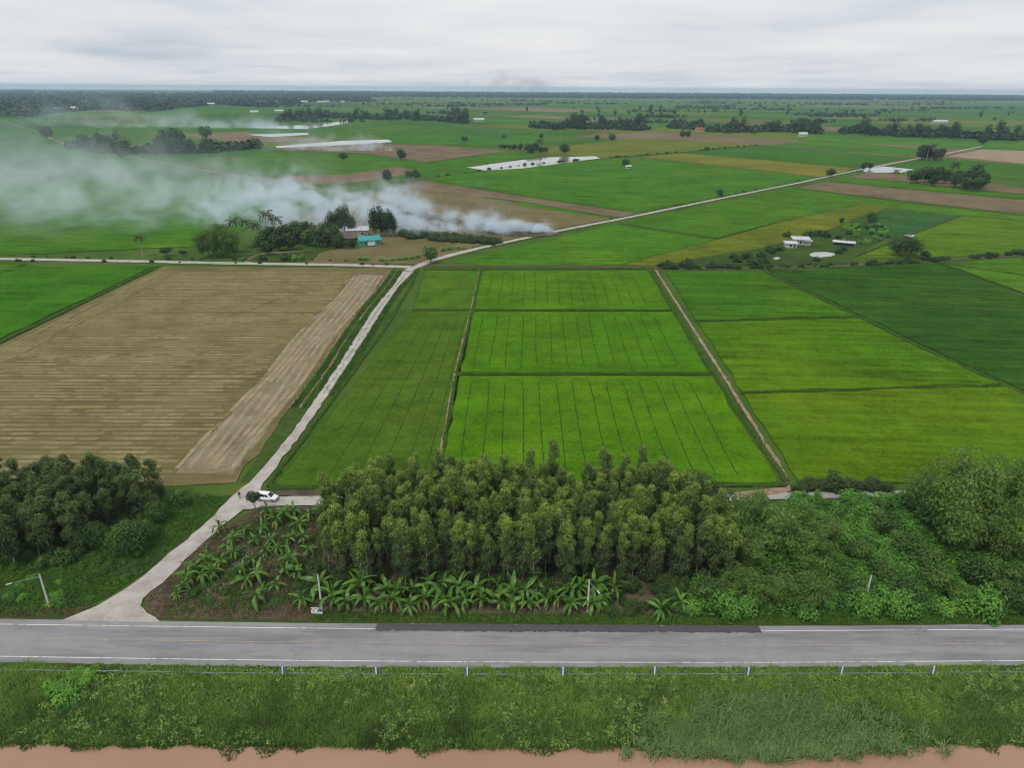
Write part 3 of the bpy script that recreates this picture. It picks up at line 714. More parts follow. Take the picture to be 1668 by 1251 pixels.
def plant(name, tr, cr, loc, rz, s, label, cat, group, sz=None, trunk_name='trunk', crown_name='crown', tilt=(0, 0)):
    e_ = empty(name, loc, rz, s)
    e_.rotation_euler = (tilt[0], tilt[1], rz)
    if sz: e_.scale = (s, s, sz)
    mob(trunk_name, tr, e_); mob(crown_name, cr, e_)
    return tag(e_, label, cat, group)
def solo(name, me, loc, rz, s, label, cat, group, sz=None):
    o = mob(name, me, None, loc, (0, 0, rz), (s, s, sz or s)); return tag(o, label, cat, group)
def inside(pt, poly):
    x, y = pt; c = False; n = len(poly)
    for i in range(n):
        x1, y1 = poly[i]; x2, y2 = poly[(i+1) % n]
        if (y1 > y) != (y2 > y) and x < (x2-x1)*(y-y1)/(y2-y1)+x1: c = not c
    return c
def fill(poly, sp, jit, r):
    xs_ = [p[0] for p in poly]; ys_ = [p[1] for p in poly]; o = []; row = 0; y = min(ys_)
    while y < max(ys_):
        x = min(xs_)+(sp/2 if row % 2 else 0)
        while x < max(xs_):
            q = (x+r.gauss(0, jit), y+r.gauss(0, jit))
            if inside(q, poly): o.append(q)
            x += sp
        y += sp*.87; row += 1
    return o

SHR0 = [shrub_proto(515+i, M['broad'], 1.6, 2.0, 1300, .26, .16, 9) for i in range(3)]
# ------------------------------------------------------------------ plantation beside the highway
EUC = [euc_proto(100+i, M['euc'], 10.0+.8*(i % 5), wide=.72+.12*(i % 4)) for i in range(12)]
fp = WP([(512, 958), (530, 900), (578, 820), (690, 818), (900, 816), (1120, 820), (1180, 900), (1192, 958), (1000, 962), (700, 962)])
pos = fill(fp, 3.02, .5, rnd)
print('plantation', len(pos))
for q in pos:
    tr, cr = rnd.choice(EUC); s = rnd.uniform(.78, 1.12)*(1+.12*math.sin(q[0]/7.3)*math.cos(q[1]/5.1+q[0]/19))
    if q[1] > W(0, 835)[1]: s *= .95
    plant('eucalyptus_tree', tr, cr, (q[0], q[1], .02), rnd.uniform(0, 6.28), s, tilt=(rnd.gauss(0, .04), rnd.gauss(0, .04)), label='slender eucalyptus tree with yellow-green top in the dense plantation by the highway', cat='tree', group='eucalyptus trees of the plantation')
# dark grove at the left
GRV = [euc_proto(200+i, M['euc_dark'], 9.2+.5*(i % 3), 3000, 1.15) for i in range(6)]
gp = WP([(-70, 815), (255, 812), (268, 835), (190, 862), (120, 905), (40, 930), (-70, 940)])
gpos = fill(gp, 3.3, .6, rnd)
print('grove', len(gpos))
for q in gpos:
    tr, cr = rnd.choice(GRV); s = rnd.uniform(.85, 1.15)
    plant('eucalyptus_tree', tr, cr, (q[0], q[1], .02), rnd.uniform(0, 6.28), s*1.08, 'dark olive eucalyptus tree in the grove left of the gravel track', 'tree', 'eucalyptus trees of the dark grove', sz=s*.98)
def one(px, py, pr, name, s, label, cat='tree', group=None, sz=None, rz=None, z=.02):
    x, y = W(px, py); return plant(name, pr[0], pr[1], (x, y, z), rnd.uniform(0, 6.28) if rz is None else rz, s, label, cat, group, sz)
for i in range(46):
    q = rnd.choice(gpos); s = rnd.uniform(.6, 1.2)
    solo('shrub', rnd.choice(SHR0), (q[0]+rnd.gauss(0, 1.5), q[1]-rnd.uniform(0, 3.0), -.1), rnd.uniform(0, 6), s, 'shrub growing under the trees of the dark grove', 'shrub', 'shrubs under the dark grove', s*1.3)
YG = euc_proto(300, leaf_mat('young_leaf', [(0, (.05, .09, .02)), (1, (.14, .20, .035))], .3), 9)
one(25, 862, YG, 'eucalyptus_tree', .95, 'young yellow-green eucalyptus standing out among the dark grove trees')
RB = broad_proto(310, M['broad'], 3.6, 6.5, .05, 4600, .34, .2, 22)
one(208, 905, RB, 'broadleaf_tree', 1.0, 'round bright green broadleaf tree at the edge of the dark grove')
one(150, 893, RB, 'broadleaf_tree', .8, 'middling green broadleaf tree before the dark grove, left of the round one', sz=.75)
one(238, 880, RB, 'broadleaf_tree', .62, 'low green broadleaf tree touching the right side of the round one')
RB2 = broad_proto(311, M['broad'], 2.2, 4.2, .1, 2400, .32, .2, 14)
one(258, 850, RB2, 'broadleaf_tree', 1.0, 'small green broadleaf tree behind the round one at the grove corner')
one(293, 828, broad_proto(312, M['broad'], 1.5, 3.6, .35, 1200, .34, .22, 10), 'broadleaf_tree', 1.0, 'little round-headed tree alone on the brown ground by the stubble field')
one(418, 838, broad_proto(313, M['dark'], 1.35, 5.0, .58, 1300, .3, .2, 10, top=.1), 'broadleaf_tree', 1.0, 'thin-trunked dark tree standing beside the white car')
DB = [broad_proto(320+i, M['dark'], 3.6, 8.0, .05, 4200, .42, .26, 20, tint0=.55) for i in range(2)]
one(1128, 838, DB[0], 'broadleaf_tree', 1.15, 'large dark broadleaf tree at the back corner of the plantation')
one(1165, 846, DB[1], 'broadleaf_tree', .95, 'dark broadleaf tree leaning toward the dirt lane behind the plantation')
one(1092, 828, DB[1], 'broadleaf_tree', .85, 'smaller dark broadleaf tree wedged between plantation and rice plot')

# ------------------------------------------------------------------ bamboo and thicket at the right
BAM = [bamboo_proto(400+i) for i in range(4)]
def bam(px, py, s, label, group=None, sz=None):
    x, y = W(px, py); tr, cr = rnd.choice(BAM); s *= 1.12 if px < 1400 else 1
    return plant('bamboo_clump', tr, cr, (x, y, .02), rnd.uniform(0, 6.28), s*1.18, label, 'bamboo', group, sz*1.18 if sz else None, 'culms')
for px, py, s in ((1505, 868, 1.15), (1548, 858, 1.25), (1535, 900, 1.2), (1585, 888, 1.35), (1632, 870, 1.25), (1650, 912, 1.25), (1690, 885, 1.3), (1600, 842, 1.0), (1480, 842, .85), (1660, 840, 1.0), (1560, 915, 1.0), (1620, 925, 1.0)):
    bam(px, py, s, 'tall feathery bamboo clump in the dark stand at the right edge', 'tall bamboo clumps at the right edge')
for px, py, s in ((1205, 890, .95), (1235, 872, .85), (1258, 912, .95), (1288, 890, .85), (1215, 935, .8), (1318, 905, .75), (1350, 895, .62), (1298, 935, .75), (1335, 925, .6), (1180, 915, .8)):
    bam(px, py, s, 'low grey-green bamboo clump between the plantation and the vine thicket', 'low bamboo clumps by the plantation', s*.9)
for px, py, s in ((1235, 988, .62), (1268, 994, .66), (1300, 992, .7), (1332, 988, .6), (1212, 975, .62), (1180, 985, .5)):
    bam(px, py, s, 'short bright bamboo clump drooping toward the highway verge', 'short bamboo clumps by the highway', s*.75)
VIN = [shrub_proto(500+i, M['vine'], 1.7, 1.9, 1500, .27, .22, 9) for i in range(6)]
SHR = [shrub_proto(520+i, M['broad'], 1.6, 2.0, 1300, .26, .16, 9) for i in range(4)]
DSH = [shrub_proto(530+i, M['dark'], 1.7, 2.0, 1300, .28, .18, 9, .6) for i in range(4)]
vp = WP([(1195, 832), (1330, 822), (1480, 818), (1700, 840), (1740, 1003), (1500, 1005), (1130, 1004), (1150, 965), (1195, 950)])
vpos = fill(vp, 2.9, .6, rnd)
print('vines', len(vpos))
for q in vpos:
    if rnd.random() < .06: continue
    s = rnd.uniform(.85, 1.7); near_road = q[1] < W(0, 985)[1]
    solo('vine_bush', rnd.choice(VIN), (q[0], q[1], -.15), rnd.uniform(0, 6.28), s*(1.05 if near_road else 1), 'low mound of bright green vines in the overgrown thicket at the right', 'bush', 'vine mounds of the thicket', s*(rnd.uniform(1.1, 2.1) if near_road else rnd.uniform(.6, 1.35)))
for px, py in ((1396, 996), (1408, 999), (1420, 994), (1404, 988)):
    x, y = W(px, py); solo('vine_bush', rnd.choice(VIN), (x, y, -.1), rnd.uniform(0, 6), 1.3, 'high vine mound smothering the foot of the buried street lamp', 'bush', 'vine mounds round the buried lamp', 2.3)
one(1330, 822, (shrub_proto(560, M['vine'], 1.0, 3.2, 1200, .25, .2, 9), VIN[0]), 'broadleaf_tree', 1.0, 'vine-smothered stump rising beside the lane in the thicket')
for px, py, s in ((1150, 985, .8), (1195, 960, .9), (1345, 960, .85), (1430, 950, .8), (1470, 905, .9), (1395, 915, .75), (1520, 965, .9), (1590, 955, 1.0), (1650, 965, .95), (1440, 870, .8), (1380, 860, .7), (1260, 965, .9), (1310, 955, .9), (1400, 985, .8), (1475, 985, .85), (1350, 835, .6), (1430, 835, .6), (1500, 930, .9), (1560, 985, .7), (1640, 992, .8)):
    one(px, py, RB2, 'broadleaf_tree', s*rnd.uniform(1.1, 1.5), 'bushy green tree draped in vines rising out of the right-hand thicket', 'tree', 'bushy trees of the thicket')
for px, py, s in ((1300, 800, 1.1), (1320, 797, 1.3), (1342, 798, 1.2), (1366, 797, 1.9), (1388, 798, 1.2), (1412, 797, 1.0), (1422, 797, 1.35), (1444, 800, .9)):
    x, y = W(px, py); solo('shrub', rnd.choice(DSH), (x, y, 0), rnd.uniform(0, 6), s, 'dark shrub in the row between rice field and lane', 'shrub', 'dark shrubs along the lane')
for i in range(52):
    x, y = W(rnd.uniform(985, 1215), rnd.uniform(962, 1003)); s = rnd.uniform(.45, 1.0)
    solo('shrub', rnd.choice(DSH+SHR), (x, y, 0), rnd.uniform(0, 6), s, 'grey-green roadside shrub at the foot of the plantation', 'shrub', 'roadside shrubs by the plantation')
for i in range(44):
    px, py = rnd.uniform(-60, 250), rnd.uniform(870, 985)
    if px > 340-(py-860)*1.5: continue
    x, y = W(px, py); s = rnd.uniform(.4, .9)
    solo('shrub', rnd.choice(VIN+SHR), (x, y, -.1), rnd.uniform(0, 6), s, 'low green shrub in the weeds below the dark grove', 'shrub', 'low shrubs below the grove', s*.7)
for i in range(34):
    x, y = W(*rnd.choice([(470, 935), (485, 950), (478, 970), (500, 960), (400, 955), (425, 925), (360, 975), (345, 950), (492, 935), (505, 975), (450, 905), (390, 900), (330, 965), (440, 960), (300, 985), (370, 945), (480, 905), (500, 915), (460, 985), (385, 980), (505, 940)])); s = rnd.uniform(.25, .75)
    solo('shrub', rnd.choice(SHR), (x+rnd.gauss(0, 1.2), y+rnd.gauss(0, 1.2), -.05), rnd.uniform(0, 6), s, 'small shrub among the banana plants on the dry corner', 'shrub', 'shrubs on the dry corner', s*.8)
for i in range(95):
    x, y = W(rnd.uniform(512, 1175), rnd.uniform(938, 972)); s = rnd.uniform(.5, .95)
    solo('shrub', rnd.choice(DSH+SHR), (x, y, 0), rnd.uniform(0, 6), s, 'shady shrub between the plantation trunks and the banana row', 'shrub', 'shrubs behind the banana row', s*1.5)
for px, dd, s in ((95, 3.4, .95), (118, 4.6, 1.2), (142, 2.2, .9), (120, 2.0, .8), (130, 6.0, .9)):
    xx = W(px, 1110)[0]; yy_ = near_y(xx)-dd
    solo('shrub', rnd.choice(VIN), (xx, yy_, bank_z(dd)-.15), rnd.uniform(0, 6), s, 'leafy bush growing over the guardrail at the left', 'bush', 'bushes over the guardrail', s*.8)

# ------------------------------------------------------------------ banana plants
def banana_leaf(seed, L=2.3, wd=.58, rise=.9, curl=1.5, mat=None):
    """one arching blade along +X with a channelled midrib and torn edges"""
    r = np.random.default_rng(seed); n = 9; V = []; F = []; T = []
    a = rise; x = z = 0.0; st = L/(n-1)
    for i in range(n):
        t = i/(n-1); w_ = wd*.5*(0.10 if i == 0 else (math.sin(math.pi*min(1, .12+t*.9))**.6 if t < .97 else .05))
        w1, w2 = w_*(1+r.normal(0, .12)), w_*(1+r.normal(0, .12))
        V += [(x, w1, z+.10*w1), (x, 0, z-.03), (x, -w2, z+.10*w2)]
        a -= curl/(n-1); x += math.cos(a)*st; z += math.sin(a)*st
    for i in range(n-1):
        for k in (0, 1): F.append((i*3+k, i*3+k+1, i*3+3+k+1, i*3+3+k)); T.append(.45+r.normal(0, .12))
    return np_mesh('leaf', V, F, mat or M['banana'], np.clip(T, 0, 1))
BLF = [banana_leaf(600, 2.6, .50, 1.25, 1.7), banana_leaf(601, 2.8, .48, 1.0, 2.2), banana_leaf(602, 2.5, .46, .75, 2.3), banana_leaf(603, 2.2, .42, .35, 2.0), banana_leaf(604, 2.2, .38, 1.4, .8)]
BDEAD = [banana_leaf(610, 1.7, .30, -.6, 1.1, M['banana_dead']), banana_leaf(611, 1.5, .26, -.9, .7, M['banana_dead'])]
BYEL = banana_leaf(612, 1.9, .45, .1, 1.7, leaf_mat('yellow_banana_leaf', [(0, (.2, .2, .03)), (1, (.32, .28, .06))], .3))
BST = []
for i in range(3):
    V, F = tube([(0, 0, -.1), (.03, .02, .5), (.05, .03, 1.0), (.04, .0, 1.6)], [.16, .14, .11, .07], 7); BST.append(np_mesh('stem', V, F, M['stem'], smooth=True))
def banana(px, py, s, label, group, nl=None, dead=1):
    x, y = W(px, py); e_ = empty('banana_plant', (x, y, .0), rnd.uniform(0, 6.28), s); e_.rotation_euler = (rnd.gauss(0, .08), rnd.gauss(0, .08), rnd.uniform(0, 6.28)); tag(e_, label, 'banana plant', group)
    st = mob('stem', rnd.choice(BST), e_); hs = rnd.uniform(.85, 1.2); st.scale = (1, 1, hs)
    nl = nl or rnd.randint(9, 14); a = rnd.uniform(0, 6.28)
    for i in range(nl):
        a += 2.4+rnd.gauss(0, .2); lv = i/(nl-1)
        me_ = BLF[4] if i == nl-1 else (BLF[3] if lv < .25 else BLF[2] if lv < .5 else BLF[1] if lv < .75 else BLF[0])
        if lv < .3 and rnd.random() < .3: me_ = BYEL
        mob('leaf', me_, e_, (0, 0, 1.5*hs-.35*(1-lv)), (rnd.gauss(0, .3), rnd.gauss(.05, .22), a), (rnd.uniform(.7, 1.2), rnd.uniform(.75, 1.15), 1))
    for i in range(dead):
        d_ = mob('leaf', rnd.choice(BDEAD), e_, (0, 0, 1.15*hs), (0, 0, rnd.uniform(0, 6.28)), rnd.uniform(.8, 1.1)); d_['label'] = 'dead brown hanging leaf'
LB = 'broad-leaved banana plant in the row between plantation and highway'
for i in range(21):
    if i == 1: continue
    banana(492+i*24.5+rnd.gauss(0, 4), 992+rnd.gauss(0, 3.5), rnd.uniform(.95, 1.22), LB, 'banana plants of the roadside row', dead=rnd.choice([1, 1, 2]))
for i in range(21):
    banana(532+i*23+rnd.gauss(0, 7), 972+rnd.gauss(0, 4), rnd.uniform(1.15, 1.4), LB, 'banana plants of the roadside row')
banana(1075, 1003, 1.0, 'lone bright banana plant on the verge, second last toward the thicket', None)
banana(1108, 994, 1.05, 'lone banana plant on the verge nearest the vine thicket', None)
LD = 'banana plant scattered on the dry weedy corner by the gravel track'
for px, py, s in ((357, 868, .9), (384, 888, 1.0), (416, 890, .75), (440, 888, .85), (475, 886, .9), (496, 884, .9), (428, 868, .95), (448, 858, 1.0), (465, 850, 1.15), (489, 862, 1.0), (438, 842, 1.1), (508, 846, 1.0), (480, 838, 1.0),
        (319, 938, 1.2), (345, 930, 1.15), (309, 950, 1.1), (330, 952, 1.2), (349, 944, 1.0), (336, 918, 1.1), (288, 978, .75), (402, 955, 1.15), (395, 935, .8), (435, 905, .8), (455, 900, .7), (400, 870, .8), (485, 945, .9), (450, 960, .8), (365, 925, .9), (300, 965, .8), (505, 905, .8), (424, 945, 1.1), (418, 984, 1.1), (380, 912, .8), (412, 918, .8), (473, 925, 1.15), (466, 938, .9), (370, 898, .7)):
    banana(px, py, s, LD, 'banana plants on the dry corner', dead=rnd.choice([0, 1]))

# ------------------------------------------------------------------ grass, weeds, reeds (masses nobody could count)
def poly_points(poly, n, r):
    P = np.array(poly); lo, hi = P.min(0), P.max(0); outp = np.zeros((0, 2))
    while len(outp) < n:
        q = lo+(hi-lo)*r.random((n*2, 2)); c = np.zeros(len(q), bool)
        for i in range(len(P)):
            x1, y1 = P[i]; x2, y2 = P[(i+1) % len(P)]
            if y1 == y2: continue
            m = ((y1 > q[:, 1]) != (y2 > q[:, 1])) & (q[:, 0] < (x2-x1)*(q[:, 1]-y1)/(y2-y1)+x1); c ^= m
        outp = np.concatenate([outp, q[c]])
    return outp[:n]
def vnoise(xy, sc, seed):
    """smooth value noise in 0..1"""
    r = np.random.default_rng(seed); g = r.random((64, 64)); p = np.asarray(xy)/sc+1000; i = np.floor(p).astype(int); f = p-i; f = f*f*(3-2*f)
    a = g[i[:, 0] % 64, i[:, 1] % 64]; b = g[(i[:, 0]+1) % 64, i[:, 1] % 64]; c = g[i[:, 0] % 64, (i[:, 1]+1) % 64]; d = g[(i[:, 0]+1) % 64, (i[:, 1]+1) % 64]
    return (a*(1-f[:, 0])+b*f[:, 0])*(1-f[:, 1])+(c*(1-f[:, 0])+d*f[:, 0])*f[:, 1]
def blades(name, xy, z, hgt, wd, mat, label, cat, seed, tint, lean=.5):
    r = np.random.default_rng(seed); n = len(xy); h = np.broadcast_to(hgt, n)*(.55+.8*r.random(n))
    base = np.c_[xy, np.broadcast_to(z, n)]; a = r.random(n)*6.28
    ax = unit(np.c_[np.cos(a)*lean*(.3+r.random(n)), np.sin(a)*lean*(.3+r.random(n)), np.ones(n)]); b = r.random(n)*6.28
    sd = unit(np.cross(ax, np.c_[np.cos(b), np.sin(b), np.zeros(n)+.2]))
    v, f = quads(base, ax, sd, h, np.broadcast_to(wd, n)*(.6+.8*r.random(n)))
    o = mob(name, np_mesh(name, v, f, mat, np.clip(tint, 0, 1))); return tag(o, label, cat, kind='stuff')
r4 = np.random.default_rng(44)
# bank: uneven weeds, taller and paler in drifts
n = 230000
x = r4.uniform(-95, 95, n); d = r4.uniform(.1, 11.2, n)**1.0
xy = np.c_[x, near_y(x)-d]; c1 = vnoise(xy, 3.5, 1); c2 = vnoise(xy, 1.1, 2); c3 = vnoise(xy*[.35, 1], 2.2, 3)
keep = (c2 > .22) | (r4.random(n) < .35); xy, d, c1, c2, c3 = xy[keep], d[keep], c1[keep], c2[keep], c3[keep]
edge = 9.3+1.5*vnoise(xy*[1, 0]+[0, 3], 5.0, 9)+.8*vnoise(xy*[1, 0]+[0, 9], 1.7, 8)
m = d < edge; xy, d, c1, c2, c3 = xy[m], d[m], c1[m], c2[m], c3[m]; n = len(xy)
blades('bank_grass', xy, bank_z(d)-.05, .28+.75*c1*c2+.2*(d > 1), .13, M['grass'], 'rank green grass and weeds covering the canal bank', 'grass', 1, .22+.42*c1+.25*(c3-.5)+.16*(r4.random(n)-.5)-.12*(d > 7), .7)
def tufts(name, cxy, cz, rad, per, L, Wd, mat, label, cat, seed, ct, up=.8):
    """clumps of broad leaves: one mass of weeds with its own lumps and hollows"""
    r = np.random.default_rng(seed); m = len(cxy); k = np.repeat(np.arange(m), per); n = len(k)
    sc = (.55+.9*r.random(m))[k]; u_ = unit(r.normal(0, 1, (n, 3))*[1, 1, .8]+[0, 0, .35]); u_[:, 2] = np.abs(u_[:, 2])
    p = np.c_[cxy[k], np.broadcast_to(cz, m)[k]]+u_*(rad*sc*(.45+.55*r.random(n)))[:, None]*[1, 1, up]
    nn = unit(u_+unit(r.normal(0, 1, (n, 3)))*.6+[0, 0, .3]); ax = unit(np.cross(nn, unit(r.normal(0, 1, (n, 3))))); sd = np.cross(nn, ax)
    v, f = quads(p, ax, sd, L*(.6+.8*r.random(n)), Wd*(.6+.8*r.random(n)))
    o = mob(name, np_mesh(name, v, f, mat, np.clip(np.broadcast_to(ct, m)[k]+.3*(r.random(n)-.5), 0, 1))); return tag(o, label, cat, kind='stuff')
m_ = 3400; x = r4.uniform(-92, 92, m_); d = .5+9.6*r4.random(m_); cxy = np.c_[x, near_y(x)-d]; c = vnoise(cxy, 5, 101)+.5*(vnoise(cxy, 1.5, 102)-.5)
kp = c > .36; cxy, d, c = cxy[kp], d[kp], c[kp]
tufts('bank_weeds', cxy, bank_z(d)-.05, .62, 46, .34, .17, M['grass'], 'lumpy broad-leaved weeds scattered over the canal bank', 'weeds', 31, .10+.75*r4.random(len(d))**1.5*c+.1, .9)
x = r4.uniform(-90, 90, 520); kp = vnoise(np.c_[x, x*0], 6, 104) > .30; x = x[kp]; d = 1.25+1.0*r4.random(len(x)); cxy = np.c_[x, near_y(x)-d]
tufts('rail_weeds', cxy, bank_z(d)+.05, .5, 40, .36, .12, M['grass'], 'tall weeds growing up around the guardrail', 'weeds', 32, .25+.4*r4.random(len(x)), 1.35)
# plants floating at the water's edge
n = 26000; x = r4.uniform(-90, 90, n); k = vnoise(np.c_[x, x*0], 2.2, 21); k2 = vnoise(np.c_[x, x*0+7], 7.0, 22)
off = r4.random(n)**1.6*(2.4*k*(.4+.9*k2)); d = 9.6+off*1.25+r4.normal(0, .12, n)
xy = np.c_[x, near_y(x)-d]
blades('water_plants', xy, WZ+.02, .34, .17, M['verge'], 'ragged fringe of floating plants along the muddy water', 'water plants', 2, .12+.4*vnoise(xy, 1.0, 5)*r4.random(n), 1.3)
# tall reeds at the right of the bank
n = 16000; cen = np.c_[np.clip(r4.normal(.5, .27, 420), -.25, 1.3), r4.random(420)]; ci = r4.integers(0, 420, n)
cxx = np.array([W(1060+cc[0]*370, 1150)[0] for cc in cen]); cd = 3.2+cen[:, 1]**.8*8.6
top_ = 7.2-4.3*np.exp(-((cen[:, 0]-.55)/.30)**2)+1.6*(vnoise(np.c_[cen[:, 0]*10, cen[:, 0]*0], .8, 77)-.5)*2; cd = top_+(12.3-top_-1.2*np.abs(cen[:, 0]-.5))*cen[:, 1]**.8
x = cxx[ci]+r4.normal(0, .5, n); d = cd[ci]+r4.normal(0, .45, n); xy = np.c_[x, near_y(x)-d]; zb = np.maximum(bank_z(d), WZ)-.05
V = []; F = []; T = []; o_ = 0
a = r4.random(n)*6.28; hh = .8+1.1*r4.random(n)*(.5+.8*r4.random(420)[ci]); ln = .5+.9*r4.random(n); tt = .25+.3*r4.random(420)[ci]+.35*r4.random(n)
for s_ in range(3):
    t0, t1 = s_/3, (s_+1)/3
    def P_(t): return np.c_[xy[:, 0]+np.cos(a)*ln*t**2*hh*.6, xy[:, 1]+np.sin(a)*ln*t**2*hh*.6, zb+hh*(t-.38*ln*t**3)]
    p0, p1 = P_(t0), P_(t1); sd = np.c_[-np.sin(a), np.cos(a), np.zeros(n)]; w0, w1 = .075*(1-t0*.6), .075*(1-t1*.95)
    V.append(np.stack([p0-sd*w0, p0+sd*w0, p1+sd*w1, p1-sd*w1], 1).reshape(-1, 3)); F.append(np.arange(4*n).reshape(n, 4)+o_); T.append(tt); o_ += 4*n
tag(mob('reeds', np_mesh('reeds', np.concatenate(V), np.concatenate(F), M['reed'], np.concatenate(T))), 'stand of tall grey-green reeds leaning over the canal', 'reeds', kind='stuff')
# weeds left of the gravel track
wp = WP([(-180, 1003), (100, 1003), (172, 973), (232, 934), (316, 865), (374, 808), (282, 812), (-180, 840)])
xy = poly_points(wp, 70000, r4); c1 = vnoise(xy, 2.5, 31); c2 = vnoise(xy, .8, 32)
blades('weeds', xy, -.02, .18+.5*c1*c2, .15, M['verge'], 'low green weeds on the slope left of the gravel track', 'weeds', 3, .10+.55*c1+.25*(c2-.5), .9)
cxy = poly_points(wp, 1500, r4); tufts('low_weeds', cxy, 0.0, .6, 34, .34, .20, M['verge'], 'lumpy green weeds below the dark grove', 'weeds', 33, .1+.6*vnoise(cxy, 4, 105)*r4.random(1500)**.5, .6)
# dry grass of the corner and the roadside
dp = WP([(238, 1010), (238, 972), (264, 953), (348, 869), (420, 832), (545, 824), (525, 900), (510, 1012)])
xy = poly_points(dp, 36000, r4); c1 = vnoise(xy, 1.8, 41); c2 = vnoise(xy, .6, 42)
m = (c2 > .3); xy, c1, c2 = xy[m], c1[m], c2[m]
xyd, c1d = xy, c1; blades('dry_grass', xy, -.02, .16+.42*c1*c2, .12, M['dry'], 'brown dry grass on the corner among banana plants', 'dry grass', 4, .15+.75*c1+.2*(c2-.5), 1.0)
xy = poly_points(WP([(300, 985), (300, 950), (348, 875), (420, 840), (545, 826), (525, 900), (510, 1000)]), 22000, r4); c1 = vnoise(xy, 2.2, 45); m = c1 > .45; xy, c1 = xy[m], c1[m]
blades('weeds', xy, -.02, .2+.35*c1, .13, M['verge'], 'green weeds in patches under the banana plants', 'weeds', 13, -.3+.9*c1, .9)
cxy = poly_points(WP([(262, 1000), (290, 955), (348, 875), (420, 840), (545, 826), (525, 900), (510, 1006)]), 900, r4); c = vnoise(cxy, 3, 46)
tufts('corner_weeds', cxy[c > .4], 0.0, .5, 30, .30, .14, M['verge'], 'scrubby green clumps across the dry corner', 'weeds', 35, .05+.5*r4.random((c > .4).sum()), .8)
tufts('dead_weeds', cxy[c <= .5], 0.0, .5, 26, .32, .09, M['dry'], 'brown withered clumps across the dry corner', 'weeds', 36, .05+.6*r4.random((c <= .5).sum()), .7)
dp = WP([(-180, 1008), (110, 1008), (160, 985), (110, 994), (-180, 992)])
xy = poly_points(dp, 7000, r4); blades('dry_grass', xy, -.02, .3, .1, M['dry'], 'brown dry grass along the highway left of the track mouth', 'dry grass', 5, .2+.6*vnoise(xy, 1.5, 51), .8)
xx = r4.uniform(W(505, 1010)[0], 110, 46000); rf_y = np.interp(xx, nf[:, 0], nf[:, 1]); xy = np.c_[xx, rf_y+.15+2.6*r4.random(46000)**1.3]
c1 = vnoise(xy, 2.0, 61); blades('roadside_grass', xy, -.05, .22+.28*c1, .12, M['verge'], 'short bright grass along the far edge of the highway', 'grass', 6, .2+.6*c1+.2*(r4.random(46000)-.5), .8)
cxy = np.c_[xx, rf_y+.6+1.8*r4.random(46000)][:900]; tufts('roadside_weeds', cxy, -.05, .42, 26, .28, .15, M['verge'], 'small weeds in the grass along the highway edge', 'weeds', 34, .15+.5*r4.random(900), .7)
# forest litter and undergrowth under the plantation
fl = WP([(505, 965), (545, 826), (1185, 822), (1195, 965)]); xy = poly_points(fl, 24000, r4); c1 = vnoise(xy, 2.0, 71)
blades('undergrowth', xy, -.02, .5*c1+.15, .16, M['broad'], 'scrubby undergrowth beneath the plantation trees', 'undergrowth', 7, .1+.5*c1, .9)
# vines creeping over the ground of the thicket
xy = poly_points(WP([(1195, 832), (1480, 820), (1750, 830), (1750, 1006), (1130, 1006)]), 60000, r4); c1 = vnoise(xy, 1.6, 81)
blades('vine_cover', xy, .1+.8*c1, .30, .24, M['vine'], 'tangle of creeping vines between the mounds of the thicket', 'vines', 8, .25+.5*vnoise(xy, 3, 82), 1.6)
# grass on bunds, verges and the strip in the middle of the track
def along(line, wdt, per_m, r):
    l = np.array(line); seg = np.linalg.norm(np.diff(l, axis=0), axis=1); L = seg.sum(); n = int(L*per_m)
    s = r.random(n)*L; cs = np.r_[0, np.cumsum(seg)]; x = np.interp(s, cs, l[:, 0]); y = np.interp(s, cs, l[:, 1]); return np.c_[x, y]+r.normal(0, wdt/2.4, (n, 2))
pts = []
for i, (l, wd) in enumerate(BL[:14]):
    q = along(smooth(WP(l, .2), 90), wd, 26 if i < 10 else 14, r4); q = q[np.hypot(q[:, 0], q[:, 1]) < 520]; pts.append(q)
for s_, e_ in ((-3.9, 110), (-1.0, 110)):
    q = along(np.c_[glx+s_, ya][38:e_], 1.6, 60, r4); pts.append(q[q[:, 0] < np.interp(q[:, 1], ya, glx)-.1])
q = along(np.c_[grx+1.0, ya][42:], 1.7, 70, r4); pts.append(q[q[:, 0] > np.interp(q[:, 1], ya, grx)+.1])
q = along(far_road[8:90]+[-2.2, 2.2], 1.6, 16, r4); pts.append(q); q = along(far_road[8:90]+[2.0, -2.0], 1.0, 12, r4); pts.append(q)
xy = np.concatenate(pts); n = len(xy); print('bund blades', n)
c1 = vnoise(xy, 2.4, 91); blades('bund_grass', xy, .12, .25+.45*c1, .20, M['verge'], 'rough grass growing along bunds, ditches and track edges', 'grass', 9, .05+.6*c1+.3*(r4.random(n)-.5), .8)
q = along(track_mid[42:105], .35, 16, r4); m = vnoise(q, 1.5, 95) > .45; q = q[m]
blades('track_grass', q, .14, .16, .16, M['verge'], 'dark tufts in the middle of the gravel track', 'grass', 10, .1+.3*r4.random(len(q)), 1.0)
# ragged rice along the near field edges
pts = []
for px in (P1, P2, P3, SP, [(674, 503), (692, 440), (782, 440), (772, 503)]):
    w_ = WP(px, .3); 
    for i in range(4): pts.append(along([w_[i], w_[(i+1) % 4]], .35, 14, r4))
xy = np.concatenate(pts); blades('rice_edge', xy, .12, .34, .14, M['verge'], 'ragged rice plants along the edges of the plots', 'rice', 11, .35+.4*r4.random(len(xy)), .6)
